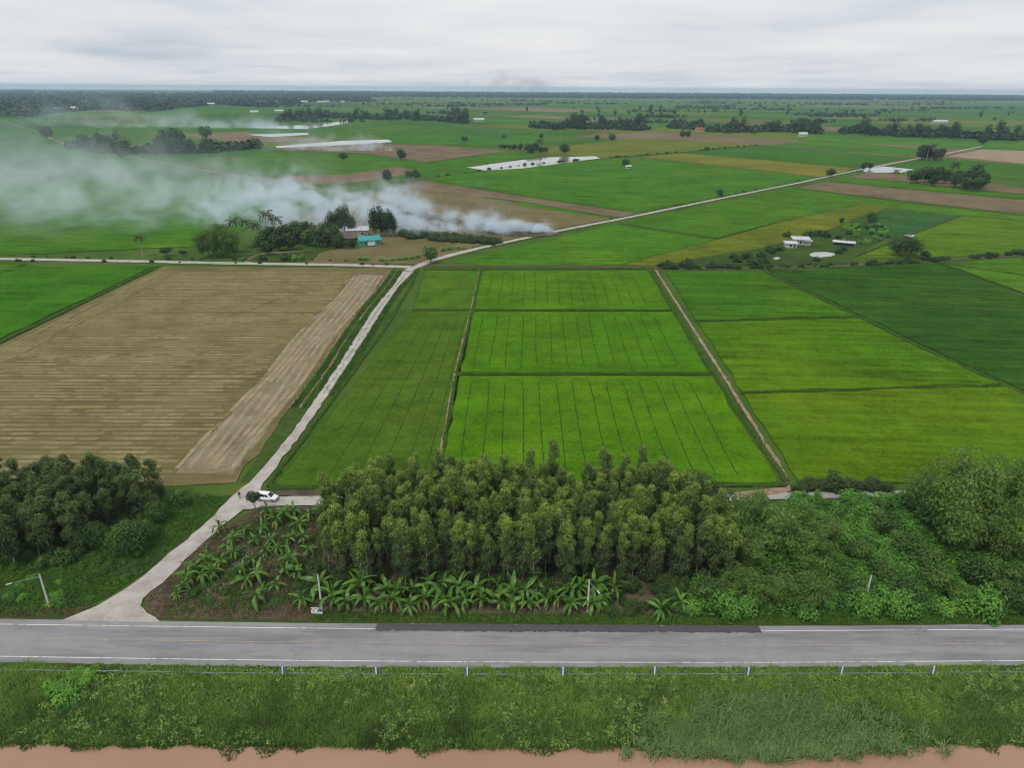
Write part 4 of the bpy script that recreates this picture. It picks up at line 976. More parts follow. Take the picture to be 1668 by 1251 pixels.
# fallen dry banana leaves
xy = np.concatenate([np.array(W(px, py))+r4.normal(0, 1.1, (160, 2)) for px, py in ((395, 890), (412, 905), (436, 915), (450, 880), (355, 955), (440, 930), (350, 960), (470, 900), (380, 925))]); n = len(xy)
blades('leaf_litter', xy, .06, .55, .16, leaf_mat('litter', [(0, (.14, .10, .08)), (1, (.40, .33, .27))], .1, vary=0), 'pale fallen banana leaves strewn over the dry corner', 'leaf litter', 12, r4.random(n), 2.5)

# ------------------------------------------------------------------ trees of the middle distance
MID = [broad_proto(700+i, M['dark'], 3.0, 6.0, .12, 900, .62, .45, 13, tint0=.5) for i in range(4)]
MIDB = [broad_proto(710+i, M['broad'], 3.0, 6.2, .10, 900, .62, .45, 13) for i in range(3)]
TALL = [broad_proto(720+i, M['dark'], 2.9, 12.5, .10, 1700, .6, .42, 15, 'bark_pale', tint0=.45) for i in range(3)]
BUSH = [shrub_proto(730+i, M['dark'], 1.6, 1.8, 420, .42, .32, 8, .5) for i in range(4)]
BUSHG = [shrub_proto(740+i, M['vine'], 1.5, 2.2, 420, .5, .24, 8, .7) for i in range(2)]
FBAM = [bamboo_proto(750+i, 11, 3600, 17, 3.8) for i in range(2)]
for me_ in [p[1] for p in FBAM]: pass
def palm_proto(seed, h):
    r = np.random.default_rng(seed); lean = r.normal(0, .06); pts = [(lean*h*(t**1.6), .04*h*t*t, h*t-.2) for t in np.linspace(0, 1, 8)]
    V, F = tube(pts, [.24-.12*i/7 for i in range(8)], 6); tr = np_mesh('trunk', V, F, M['bark_pale'], smooth=True); return tr, pts[-1]
PALMT = [palm_proto(760+i, h) for i, h in enumerate((9.5, 11.0, 8.5))]
def frond(seed, L=3.4, rise=.7, curl=1.7):
    r = np.random.default_rng(seed); n = 14; a = rise; x = z = 0.0; P = []
    for i in range(n): P.append((x, 0, z)); a -= curl/n; x += math.cos(a)*L/n; z += math.sin(a)*L/n
    V, F = tube(P, [.035]*n, 3); V = list(V); F = list(F); T = [.3]*len(F)
    for i in range(2, n):
        for s in (-1, 1):
            l = .85*math.sin(math.pi*(.12+.8*i/n))**.7; o = len(V); p = Vector(P[i]); q = p+Vector((.35*l, s*l*.75, -.55*l+r.normal(0, .08)))
            V += [tuple(p), tuple(p+Vector((.17, 0, .02))), tuple(q), tuple(q-Vector((.05, 0, .03)))]; F.append((o, o+1, o+2, o+3)); T.append(.4+r.normal(0, .2))
    return np_mesh('frond', V, F, M['palm'], np.clip(T, 0, 1))
FR = [frond(770, 3.4, 1.1, 1.6), frond(771, 3.5, .6, 1.9), frond(772, 3.2, .1, 1.6), frond(773, 3.0, -.5, .9)]
def palm(px, py, s, label, group=None, sz=None):
    x, y = W(px, py); k = rnd.randrange(3); tr, top = PALMT[k]; e_ = empty('coconut_palm', (x, y, 0), rnd.uniform(0, 6.28), s*1.22); tag(e_, label, 'palm', group)
    if sz: e_.scale = (s, s, sz)
    mob('trunk', tr, e_); a = rnd.uniform(0, 6.28)
    for i in range(17):
        a += 2.4; mob('frond', FR[min(3, i*4//17)], e_, top, (rnd.gauss(0, .1), rnd.gauss(0, .12), a), rnd.uniform(.85, 1.1))
palm(233, 418, .82, 'single coconut palm alone beside the country road')
for px, py, s in ((380, 408, 1.08), (409, 401, .95), (422, 398, 1.0), (433, 399, 1.2), (450, 401, 1.22), (360, 408, 1.0), (342, 409, .9)):
    palm(px, py, s, 'wind-bent coconut palm in the row beside the bamboo and house grove', 'coconut palms of the house grove')
for px, py, s in ((1457, 297, 1.0), (1479, 300, .95), (1500, 301, .9)):
    palm(px, py, s, 'coconut palm before the dark clump of trees in the right fields', 'palms before the dark clump')
palm(1549, 300, 1.5, 'tall coconut palm between the two halves of the dark clump')
palm(1590, 306, 1.55, 'tall palm rising from the bigger half of the dark clump'); palm(1582, 305, 1.5, 'slightly shorter palm beside the tallest of the dark clump')
palm(1509, 262, 1.45, 'thin palm over the small grove where the far road passes'); palm(1517, 262, 1.5, 'second thin palm over the small grove on the far road')

def midtree(px, py, protos, s, label, name='tree', group=None, sz=None, cat='tree'):
    x, y = W(px, py); p = rnd.choice(protos); return plant(name, p[0], p[1], (x, y, 0), rnd.uniform(0, 6.28), s, label, cat, group, sz)
def bush(px, py, protos, s, label, group, sz=None, name='bush'):
    x, y = W(px, py); return solo(name, rnd.choice(protos), (x, y, 0), rnd.uniform(0, 6.28), s, label, 'bush', group, sz)
# house grove beside the junction
for px, py, s in ((330, 420, .95), (350, 421, 1.1), (368, 421, 1.1), (384, 420, .9), (340, 416, .9), (360, 414, 1.1), (376, 413, 1.0)):
    x, y = W(px, py); p = rnd.choice(FBAM); plant('bamboo_clump', p[0], p[1], (x, y, 0), rnd.uniform(0, 6.28), s*1.3, 'big bamboo clump beside the country road left of the houses', 'bamboo', 'bamboo clumps by the country road', None, 'culms')
for px, py, s in ((274, 417, .95), (298, 417, .6)):
    midtree(px, py, [broad_proto(790, M['dark'], 3.6, 4.0, .42, 900, .6, .42, 12)], s, 'flat-topped umbrella tree beside the road left of the bamboo' if s > .8 else 'small umbrella tree next to the bigger flat-topped one')
for px, py, s in ((424, 409, 1.0), (436, 404, 1.25), (448, 400, 1.3), (460, 398, 1.25), (452, 409, 1.1), (472, 407, 1.2), (470, 396, 1.2), (490, 397, 1.2), (505, 400, 1.1), (520, 402, 1.25), (536, 402, 1.1), (550, 404, .9), (545, 396, 1.2), (436, 415, .9), (547, 405, .8), (556, 405, .75), (572, 406, .7), (480, 392, 1.3), (500, 390, 1.3), (530, 390, 1.2)):
    midtree(px, py, MID+MIDB[:1], s*1.25, 'round dark mango-like tree in the grove left of the houses', 'broadleaf_tree', 'round trees of the house grove')
for px, py, s in ((541, 384, 1.05), (552, 383, 1.15), (562, 382, 1.1), (573, 384, 1.0), (612, 386, 1.1), (622, 385, 1.2), (633, 386, 1.05), (640, 385, .9)):
    midtree(px, py, TALL, s*rnd.uniform(.95, 1.25), 'tall tree veiled by smoke behind the houses', 'broadleaf_tree', 'tall trees behind the houses')
for i in range(75):
    t = rnd.random(); px = 655+155*t; py = 386+12*t+rnd.uniform(-7, 3)*(1-.5*t)
    bush(px, py, BUSH, rnd.uniform(1.2, 2.1), 'dense dark orchard bush between the houses and the burning field', 'orchard bushes by the burning field', None)
midtree(702, 428, MIDB, 1.35, 'leafy dark tree standing right at the road junction', 'broadleaf_tree')
for px, py, s in ((588, 424, 1.2), (597, 424, 1.1), (622, 425, 1.1), (630, 426, .9), (650, 424, 1.0), (660, 423, 1.0), (670, 422, 1.0), (680, 420, 1.1), (722, 409, 1.1), (733, 407, 1.1), (745, 405, 1.1), (755, 406, .8), (640, 425, .8), (395, 424, .9), (478, 424, 1.3), (490, 423, 1.3), (575, 402, .9), (556, 402, .9)):
    bush(px, py, BUSHG, s, 'bright green clump near the roadside by the houses', 'bright clumps by the houses', s*.9)
bush(428, 424, BUSH, 1.5, 'dark bush at the mouth of the farm path', None); bush(466, 424, BUSH, 1.9, 'larger dark bush beside the country road before the grove', None)
for i in range(34):
    px = rnd.uniform(-20, 640); bush(px, 421.5+px*.011+rnd.choice([-2.5, 3.2]), BUSH, rnd.uniform(.35, .75), 'small tuft of brush along the country road', 'brush along the country road')
# hedge line and farm at the right
for i in range(80):
    t = rnd.random(); px = 1058+t*620; py = float(np.interp(px, [1058, 1160, 1300, 1450, 1668, 1700], [435, 437, 434, 430, 414, 411]))+rnd.uniform(-2.5, 2.5); s = rnd.uniform(.6, 1.25)
    if 1270 < px < 1400: s *= .6
    bush(px, py, BUSH, s*1.25, 'dark bush in the long hedge behind the right-hand fields', 'bushes of the long hedge')
for px, py, s in ((1120, 436, 1.8), (1230, 432, 1.9), (1200, 426, 1.3), (1215, 421, 1.5), (1240, 420, 1.4), (1255, 412, 1.6), (1270, 408, 1.5), (1245, 428, 1.3), (1195, 420, 1.2), (1280, 385, 1.4), (1320, 384, 1.7), (1335, 382, 1.6), (1345, 386, 1.6), (1312, 388, 1.2), (1365, 388, 1.0), (1330, 425, 1.0), (1366, 412, 1.2), (1375, 408, 1.1)):
    bush(px, py, BUSH, s*1.25, 'scrubby bush round the small farm with grey huts', 'scrub round the small farm')
for i in range(36):
    bush(rnd.uniform(1372, 1448), rnd.uniform(368, 398), BUSHG+BUSH[:1], rnd.uniform(.8, 1.3), 'leafy crop clump in the garden behind the long shed', 'garden crops behind the shed', None)
midtree(1417, 366, MIDB, 1.25, 'round dark tree at the top of the farm garden', 'broadleaf_tree'); midtree(1370, 364, MID, .6, 'small round tree at the edge of the golden field', 'broadleaf_tree')
BIG = [broad_proto(795, M['dark'], 5.2, 8.6, .02, 3200, .5, .36, 26, tint0=.55, top=.15)]
midtree(1472, 417, BIG, 1.45, 'big round dark tree standing alone by the right-hand hedge', 'broadleaf_tree', sz=1.15)
midtree(1507, 422, MID, .95, 'low dark tree beside the big round one', 'broadleaf_tree', sz=.7)
for px, py, s in ((1487, 298, 1.1), (1500, 297, 1.3), (1513, 297, 1.4), (1525, 298, 1.4), (1537, 299, 1.3), (1520, 303, 1.0), (1530, 292, 1.3), (1508, 291, 1.2)):
    midtree(px, py, MID, s*1.55, 'rounded tree in the left half of the dark clump', 'broadleaf_tree', 'trees of the dark clump, left half')
for px, py, s in ((1553, 304, 1.2), (1566, 306, 1.4), (1580, 307, 1.6), (1593, 308, 1.6), (1572, 310, 1.1), (1590, 311, 1.2), (1600, 305, 1.2), (1560, 299, 1.2)):
    midtree(px, py, MID, s*1.6, 'rounded tree in the bigger right half of the dark clump', 'broadleaf_tree', 'trees of the dark clump, right half')
for px, py, s in ((1500, 259, 1.7), (1507, 261, 1.8), (1514, 261, 1.5), (1522, 262, 1.4), (1529, 260, 1.5), (1504, 256, 1.7)):
    midtree(px, py, MID, s*1.5, 'tree in the small grove the far road runs into', 'broadleaf_tree', 'trees of the small far-road grove')
for px, py, s, lb in ((1352, 288, 1.0, 'small tree beside the far road before the wet field'), (1406, 277, 1.0, 'left of two little trees on the far road'), (1416, 276, .9, 'right of two little trees on the far road'), (1172, 321, .75, 'small lone tree on the far-road verge in the middle'),
      (1018, 273, 1.1, 'dark tree with a little shed in the wide green field'), (920, 251, 1.6, 'dark tree mirrored in the milky pond'), (997, 231, 1.6, 'round tree alone in the golden far field'), (973, 230, 1.2, 'slim tree near the round one in the golden field'),
      (882, 226, 1.0, 'lone bushy tree above the pond field'), (757, 233, 1.3, 'thin lone tree in the bright far field'), (653, 261, 1.5, 'tree on the bund left of the pond'), (667, 296, 1.2, 'tree by the burning field\'s far corner'), (678, 293, 1.1, 'second tree by the burning field\'s far corner'), (632, 297, 1.3, 'tree half veiled by smoke by the burning field'),
      (1600, 236, 1.9, 'round tree at the end of the far road'), (1112, 224, 1.4, 'left of two round trees in the green far field'), (1120, 224, 1.4, 'right of two round trees in the green far field'), (78, 228, 2.6, 'round dark tree by the left country road'), (336, 227, 2.6, 'large round tree above the left tree line'), (1140, 205, 2.0, 'thin tree in front of the long tree line'), (1045, 200, 2.0, 'lone tree before the middle tree line'),
      (1302, 205, 2.0, 'tree standing free before the right tree line'), (560, 262, 1.2, 'dark bushy tree by the second fire')):
    midtree(px, py, MIDB if rnd.random() < .4 else MID, s*1.35, lb, 'broadleaf_tree')
for px, py, s in ((860, 248, 1.5), (866, 250, 1.5), (872, 247, 1.7), (880, 250, 1.2), (848, 245, 1.2), (838, 244, 1.1), (830, 243, 1.0), (822, 242, 1.0), (815, 241, .9), (888, 249, .9)):
    midtree(px, py, MID+MIDB, s*1.4, 'tree in the small grove above the milky pond', 'broadleaf_tree', 'trees of the grove above the pond', sz=s*rnd.uniform(.8, 1.4))
palm(878, 250, 1.5, 'palm over the small grove above the milky pond'); palm(822, 240, 1.3, 'palm at the thin end of the grove above the pond')
# shrubs on the long bund past the pond and along the far road
for i in range(46):
    t = rnd.random(); px = 690+t*560; py = float(np.interp(px, [690, 860, 985, 1110, 1250], [291, 268, 258, 248, 235]))
    bush(px, py, BUSH, rnd.uniform(.6, 1.5)*(1.6 if rnd.random() < .1 else 1), 'bush dotted along the long bund past the pond', 'bushes along the pond bund')
for i in range(16):
    k = rnd.randint(22, 70); bush_xy = far_road[k]+np.array([-3.0, 3.0]); solo('bush', rnd.choice(BUSH), (bush_xy[0], bush_xy[1], 0), 0, rnd.uniform(.4, .9), 'small bush on the verge of the far road', 'bush', 'bushes along the far road')
# tree lines further off
FARM_ = []
for i in range(6):
    r = np.random.default_rng(800+i); w_ = 3.6; h = 8.0+2*(i % 3); bl = []
    for j in range(9):
        u_ = unit(r.normal(0, 1, (1, 3)))[0]; bl.append((u_[0]*w_*.6, u_[1]*w_*.6, h*.55+u_[2]*h*.26, w_*.5, w_*.5, h*.24, r.normal(0, .1)))
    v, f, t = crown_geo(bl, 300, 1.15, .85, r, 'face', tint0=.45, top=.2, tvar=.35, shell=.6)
    tv, tf = tube([(0, 0, -.3), (0, 0, h*.78)], [.22, .12], 5); vv, ff, tt_ = merge([(v, f, t), (np.array(tv), np.array(tf), np.full(len(tf), .1))])
    FARM_.append(np_mesh('far_tree', vv, ff, M['far'], tt_))
def treeline(pl, n, s0, s1, label, group, spread=3.0):
    cs_ = [rnd.random() for _ in range(max(3, n//5))]
    for i in range(n):
        t = min(1, max(0, rnd.choice(cs_)+rnd.gauss(0, .03))); xs_ = [p[0] for p in pl]; px = xs_[0]+(xs_[-1]-xs_[0])*t; py = float(np.interp(px, xs_, [p[1] for p in pl]))+rnd.gauss(0, spread)*.5
        x, y = W(px, py); s = rnd.uniform(s0, s1); solo('distant_tree', rnd.choice(FARM_), (x, y, 0), rnd.uniform(0, 6.28), s, label, 'tree', group, s*rnd.uniform(.6, 1.2))
treeline([(115, 242), (230, 250), (330, 245), (420, 240)], 44, 1.1, 2.3, 'tree of the smoky tree line along the left country road', 'trees along the left country road', 7)
treeline([(455, 194), (560, 190), (640, 192), (760, 197)], 50, 1.5, 3.0, 'tree of the wooded belt behind the flooded fields', 'trees of the left wooded belt', 4)
treeline([(870, 205), (1000, 208), (1050, 208)], 48, 1.4, 2.6, 'tree of the dark belt in the middle distance', 'trees of the middle belt', 4)
treeline([(1090, 206), (1180, 213), (1240, 212), (1330, 214)], 50, 1.4, 2.6, 'tree of the belt right of the middle with red-roofed house', 'trees of the belt by the red-roofed house', 4)
treeline([(1370, 214), (1500, 220), (1600, 224), (1690, 226)], 54, 1.3, 2.6, 'tree of the long belt at the right', 'trees of the right belt', 4)
treeline([(600, 180), (900, 184), (1300, 184), (1690, 190)], 48, 1.2, 2.4, 'scattered small tree far out on the plain', 'scattered far trees', 10)
# far-off woods that read as one mass
def wood(name, area, n, label, seed, s0=8, s1=15):
    r = np.random.default_rng(seed); gs = []
    for i in range(n):
        px, py = area(r); x, y = W(px, py); s = r.uniform(s0, s1)
        u_ = unit(r.normal(0, 1, (16, 3))); p = np.array([x, y, s*.42])+u_*np.array([s*.75, s*.5, s*.42])
        nn = unit(u_+r.normal(0, .5, (16, 3))+[0, 0, .3]); ax = unit(np.cross(nn, r.normal(0, 1, (16, 3)))); sd = np.cross(nn, ax)
        v, f = quads(p-ax*s*.3, ax, sd, s*.62, s*.5); gs.append((v, f, np.clip(.4+r.normal(0, .12)+.4*(r.random(16)-.5), 0, 1)))
    v, f, t = merge(gs); tag(mob(name, np_mesh(name, v, f, M['far'], t)), label, 'woods', kind='stuff')
def row(x0, x1, ys):
    def f_(r):
        px = r.uniform(x0, x1); y0 = ys[r.integers(0, len(ys))]; return px, y0+r.normal(0, .5)
    return f_
wood('distant_wood', lambda r: (lambda px: (px, r.uniform(148+.012*px, max(157, 188-.040*px+3*math.sin(px/31)))))(r.uniform(-200, 600)), 5200, 'broad blue-green wood with houses along the far left horizon', 1, 12, 24)
wood('distant_wood', lambda r: (lambda px: (px, r.choice([4.6, 5.2, 6, 7, 8, 9.5, 11, 12.5])+141.0+.0059*px+r.normal(0, .3)))(r.uniform(350, 1900)), 6500, 'thin dark woods right across the far horizon', 2, 14, 26)
sg2 = [(rnd.uniform(480, 1850), rnd.uniform(160, 177), rnd.uniform(15, 70)) for _ in range(18)]+[(1420, 171, 120)]
wood('distant_wood', lambda r: (lambda g_: (g_[0]+r.normal(0, g_[2]), g_[1]+r.normal(0, .4)))(sg2[r.integers(0, 19)]), 560, 'broken rows of far trees below the horizon', 3, 6, 11)
for pl, n_, lb, sd_ in (([(455, 194.5), (560, 191), (640, 193), (765, 198)], 300, 'low scrub filling the left wooded belt', 11), ([(865, 206), (1000, 209), (1055, 209)], 260, 'low scrub filling the middle belt', 12), ([(1085, 207), (1180, 214), (1240, 213), (1335, 215)], 220, 'low scrub filling the belt by the red-roofed house', 13), ([(1365, 215), (1500, 221), (1600, 225), (1700, 227)], 280, 'low scrub filling the right belt', 14), ([(115, 243), (230, 251), (330, 246), (425, 241)], 110, 'low scrub below the smoky left tree line', 15)):
    xs_ = [p[0] for p in pl]; ys_ = [p[1] for p in pl]
    wood('scrub', lambda r: (lambda px: (px, float(np.interp(px, xs_, ys_))+r.normal(0, 1.2)+1.2*math.sin(px/23)))(r.uniform(xs_[0], xs_[-1])), n_, lb, sd_, 5, 13)

segs = [(rnd.uniform(420, 1650), rnd.uniform(158, 200)) for _ in range(26)]
wood('scrub', lambda r: (lambda sg: (sg[0]+r.uniform(-1, 1)*(30+60*((sg[0]*7) % 1)), sg[1]+r.normal(0, .35)))(segs[r.integers(0, 26)]), 620, 'broken hedges and copses scattered over the far plain', 21, 5, 11)
# ------------------------------------------------------------------ buildings
def roof_mat(name, col, var=.12):
    t = NT(name); p = t.objco(); wv = t.n('ShaderNodeTexWave'); wv.inputs['Scale'].default_value = 1.6; t.l(p, wv.inputs['Vector'])
    nz = t.noise(p, .8, 5, .65); t.bsdf(t.ramp(nz, [(.3, tuple(c*(1-2*var) for c in col)), (.7, tuple(min(1, c*(1+var)) for c in col))]), .5, .35, t.bump(wv.outputs[0], .5, .05)); return t.m
M['r_teal'] = roof_mat('teal_roof_sheet', (.045, .30, .30)); M['r_brown'] = roof_mat('brown_roof_sheet', (.13, .085, .07), .25); M['r_grey'] = roof_mat('grey_roof_sheet', (.55, .56, .58), .2)
M['r_red'] = roof_mat('red_roof_tile', (.30, .09, .06)); M['w_teal'] = plain('teal_wall', (.06, .30, .26), .8); M['w_pale'] = plain('pale_wall', (.50, .47, .42), .85, var=.15, vscale=.6)
M['w_grey'] = plain('grey_wall', (.34, .33, .32), .85, var=.2, vscale=.6); M['w_wood'] = plain('weathered_wood', (.16, .12, .09), .9, var=.3); M['w_ochre'] = plain('ochre_wall', (.48, .34, .12), .85)
def gable(name, loc, rz, L, D, wall_h, roof_h, wall, roof, label, over=.6, wins=3, door=True, mono=False, open_front=False, category='house', chimney=False):
    e_ = empty(name, (loc[0], loc[1], 0), rz); tag(e_, label, category)
    bm = bmesh.new()
    t = .12
    if open_front:
        for sx_ in (-1, 0, 1):
            for sy_ in (-1, 1): box_into(bm, (sx_*L/2*.95, sy_*D/2*.92, wall_h/2), (.14, .14, wall_h))
        box_into(bm, (0, D/2*.92+.12, wall_h/2), (L*.96, .08, wall_h))
    else: box_into(bm, (0, 0, wall_h/2), (L, D, wall_h))
    if not mono and not open_front:
        for s in (-1, 1):
            x = s*(L/2-.001); vs = [bm.verts.new((x, -D/2, wall_h)), bm.verts.new((x, D/2, wall_h)), bm.verts.new((x, 0, wall_h+roof_h))]; bm.faces.new(vs)
    mob('wall', bm_mesh('wall', bm, M[wall]), e_)
    bm = bmesh.new()
    if mono:
        a = math.atan2(roof_h, D); box_into(bm, (0, 0, wall_h+roof_h/2+.12), (L+2*over, D/math.cos(a)+2*over, t), Matrix.Rotation(a, 3, 'X'))
        for v in bm.verts: pass
    else:
        a = math.atan2(roof_h, D/2); sl_ = math.hypot(roof_h, D/2)+over
        for s in (-1, 1):
            m_ = Matrix.Rotation(-s*a, 3, 'X'); c_ = Vector((0, s*(sl_/2)*math.cos(a), wall_h+roof_h-(sl_/2)*math.sin(a)+.10)); box_into(bm, c_, (L+2*over, sl_, t), m_)
    mob('roof', bm_mesh('roof', bm, M[roof]), e_)
    if not open_front:
        for i in range(wins):
            x = -L/2+L*(i+.7)/(wins+.6)
            w_ = mob('window', box_mesh('window', (0, 0, 0), (min(1.3, L/wins*.5), .06, 1.1), M['glass']), e_, (x, -D/2-.02, wall_h*.55)); bm = bmesh.new()
            ww = min(1.3, L/wins*.5)
            for c_, s_ in (((0, 0, .59), (ww+.16, .1, .08)), ((0, 0, -.59), (ww+.16, .1, .08)), ((ww/2+.04, 0, 0), (.08, .1, 1.1)), ((-ww/2-.04, 0, 0), (.08, .1, 1.1))): box_into(bm, c_, s_)
            mob('frame', bm_mesh('frame', bm, M['white']), w_)
        if door: mob('door', box_mesh('door', (0, 0, 0), (1.1, .06, 2.0), M['w_wood']), e_, (L/2-1.2, -D/2-.025, 1.0))
    return e_
hx = W(601, 398)
th = gable('farm_house', hx, R(24), 10.5, 8.0, 2.9, 1.5, 'w_teal', 'r_teal', 'teal-walled house with bright teal metal roof near the junction', wins=2)
mob('wall_panel', box_mesh('wall_panel', (0, 0, 0), (3.6, .06, 2.0), M['white']), th, (.4, -4.03, 1.35))
gable('farm_house', W(563, 394), R(12), 12, 9, 2.8, 2.2, 'w_wood', 'r_brown', 'old house with rusty brown roof beside the teal one', wins=2)
gable('farm_house', W(583, 385), R(8), 11, 7, 3.8, .8, 'w_grey', 'r_grey', 'grey concrete building behind the brown-roofed house', mono=True)
gable('field_hut', W(1303, 398), R(-6), 8.0, 5.0, 2.9, .6, 'w_grey', 'r_grey', 'larger grey hut with flat pale roof on the small farm', mono=True, wins=1)
gable('field_hut', W(1287, 402.5), R(-6), 5.6, 4.2, 2.2, .4, 'w_pale', 'r_grey', 'smaller patched hut in front of the larger grey one', mono=True, wins=1)
gable('field_hut', W(1314, 399), R(-6), 3.0, 4.0, 2.3, .3, 'w_grey', 'r_grey', 'narrow lean-to at the right end of the grey huts', mono=True, wins=0, door=False)
gable('open_shed', W(1374, 399), R(-26), 10.5, 3.2, 1.5, .7, 'w_wood', 'r_grey', 'long low open shed with pale roof in the farm yard', open_front=True, category='shed', over=.3)
gable('field_hut', W(1023, 274), R(10), 5, 4, 2.2, .8, 'w_pale', 'r_grey', 'tiny shed beside the dark tree in the wide green field', wins=1, category='shed')
for px, py, L, wl_, rf_, lb, rz in ((948, 202.5, 26, 'w_pale', 'r_grey', 'pale far house with grey roof at the left end of middle belt', 5), (966, 203, 18, 'w_pale', 'r_grey', 'small pale house right of the grey-roofed one in middle belt', -8), (1010, 206, 22, 'w_grey', 'r_grey', 'grey barn in front of the middle tree belt', 4), (1040, 204.5, 20, 'w_pale', 'r_grey', 'white-walled barn at the right end of middle belt', -5),
        (1141, 213.5, 20, 'w_ochre', 'r_red', 'ochre house in front of the belt right of the middle', 3), (1154, 212.5, 20, 'w_pale', 'r_red', 'red-roofed house beside the ochre one', -4), (1307, 222, 14, 'w_pale', 'r_grey', 'small white house among bushes by the right fields', 10), (415, 183.5, 24, 'w_pale', 'r_grey', 'white house at the near edge of left wood', 0), (455, 182, 26, 'w_pale', 'r_grey', 'white barn just right of the left wood', 5), (512, 190, 24, 'w_pale', 'r_grey', 'pale house below the left wooded belt', 0),
        (219, 249, 12, 'w_pale', 'r_red', 'little white house in the smoky left tree line', 8), (242, 248, 14, 'w_pale', 'r_red', 'pinkish house in the smoky left tree line', 4), (1530, 200, 34, 'w_pale', 'r_grey', 'long pale building in the far right fields', 2), (780, 197, 24, 'w_pale', 'r_grey', 'grey-roofed house at the right end of left wooded belt', 3)):
    gable('distant_house', W(px, py), R(rz), L, L*.45, 4.5, 2.6, wl_, rf_, lb, 1.0, 3, True)
for i in range(24):
    px = rnd.uniform(10, 560); py = rnd.uniform(168, max(169, 186-.038*px)); gw = rnd.uniform(16, 30)
    x, y = W(px, py); bm = bmesh.new(); box_into(bm, (0, 0, 2.5), (gw, gw*.5, 5))
    e_ = empty('distant_house', (x, y, 6), rnd.uniform(-.4, .4)); tag(e_, 'tiny white house among the trees of the far left wood', 'house', 'houses in the far left wood')
    mob('wall', bm_mesh('wall', bm, M['w_pale']), e_)
    bm = bmesh.new()
    for s in (-1, 1): box_into(bm, (0, s*gw*.15, 6.2), (gw*1.08, gw*.36, .2), Matrix.Rotation(-s*.45, 3, 'X'))
    mob('roof', bm_mesh('roof', bm, M['r_grey']), e_)

# ------------------------------------------------------------------ street lamps
def street_lamp(px, py, h, arm_dir, label, arm=2.6):
    x, y = W(px, py, .1); e_ = empty('street_lamp', (x, y, .0)); tag(e_, label, 'street lamp')
    V, F = tube([(0, 0, -.2), (0, 0, h*.5), (0, 0, h)], [.17, .145, .115], 10); p = mob('pole', np_mesh('pole', V, F, M['concrete'], smooth=True), e_)
    V, F = tube([(0, 0, .75), (0, 0, 1.25)], [.178, .172], 10); mob('reflective_band', np_mesh('band', V, F, M['orange'], smooth=True), p)
    if arm_dir is not None:
        a = R(arm_dir); dx, dy = math.cos(a), math.sin(a)
        V, F = tube([(0, 0, h-.55), (dx*arm*.5, dy*arm*.5, h-.25), (dx*arm, dy*arm, h-.15)], [.05, .045, .04], 6); am = mob('arm', np_mesh('arm', V, F, M['steel'], smooth=True), e_)
        bm = bmesh.new(); box_into(bm, (0, 0, 0), (.75, .22, .11), None, .04); mob('lamp_head', bm_mesh('lamp_head', bm, M['concrete']), am, (dx*(arm+.3), dy*(arm+.3), h-.15), (0, 0, a))
    return e_
street_lamp(81, 991, 6.6, 215, 'street lamp with long arm at the left, below the dark grove', 3.6)
street_lamp(524, 989, 6.3, None, 'bare street lamp pole rising behind the white roadside sign', 1.0)
street_lamp(957, 997, 6.2, 292, 'street lamp with short drooping arm among the banana plants', 2.6)
street_lamp(1406, 993, 6.6, None, 'bare street lamp pole half buried in the vine thicket', .9)

# ------------------------------------------------------------------ sign board
x, y = W(516.5, 1001.5, .2)
sg = empty('roadside_sign', (x, y, 0), R(-4)); tag(sg, 'white land-sale board with red and teal print at the roadside', 'sign')
mob('board', box_mesh('board', (0, 0, 0), (1.75, .04, 1.1), M['white']), sg, (0, 0, .95))
for s in (-.6, .6): mob('leg', box_mesh('leg', (0, 0, 0), (.06, .06, 1.4), M['w_wood']), sg, (s, .055, .6))
def prt(nm, cx_, cz_, w_, h_, m): mob(nm, box_mesh(nm, (0, 0, 0), (w_, .006, h_), M[m]), sg, (cx_, -.025, .95+cz_))
prt('picture', .50, .12, .70, .55, 'teal'); prt('emblem', -.77, .30, .18, .30, 'redprint'); prt('lettering', -.45, .36, .20, .14, 'redprint'); prt('lettering', -.10, .38, .26, .12, 'navy')
prt('lettering', -.45, .12, .55, .05, 'navy'); prt('lettering', -.45, -.02, .6, .05, 'redprint'); prt('lettering', -.1, -.28, 1.1, .09, 'plate')

# ------------------------------------------------------------------ guardrail and marker posts
gd = 1.45                                              # rail stands this far from the road edge
gx = np.linspace(W(-40, 1098)[0], W(1740, 1098)[0], 40)
e_ = empty('guardrail', (0, float(near_y(0))-gd, 0)); tag(e_, 'galvanised guardrail half buried in grass along the canal bank', 'guardrail')
oy = float(near_y(0))-gd
beam_prof = [(.00, -.15), (.05, -.11), (.05, -.05), (.0, 0), (.05, .05), (.05, .11), (.0, .15)]
pm = box_mesh('post', (0, 0, .35), (.11, .14, 1.0), M['steel'], None, .01)
for i in range(len(gx)-1):
    a = np.array((gx[i], near_y(gx[i])-gd)); b = np.array((gx[i+1], near_y(gx[i+1])-gd)); sag = [rnd.gauss(0, .02) for _ in range(2)]
    V = []; 
    for q, sg_ in ((a, sag[0]), (b, sag[1])):
        for dy, dz in beam_prof: V.append((q[0], q[1]-oy-dy, .44+dz+sg_))
    n = len(beam_prof); F = [(k, k+1, n+k+1, n+k) for k in range(n-1)]
    V += [(vx, vy+.006, vz) for vx, vy, vz in V]; F += [tuple(2*n+q for q in reversed(f)) for f in F]
    mob('rail_beam', np_mesh('rail_beam', V, F, M['steel']), e_)
    mob('post', pm, e_, (a[0], a[1]-oy+.12, -.1))
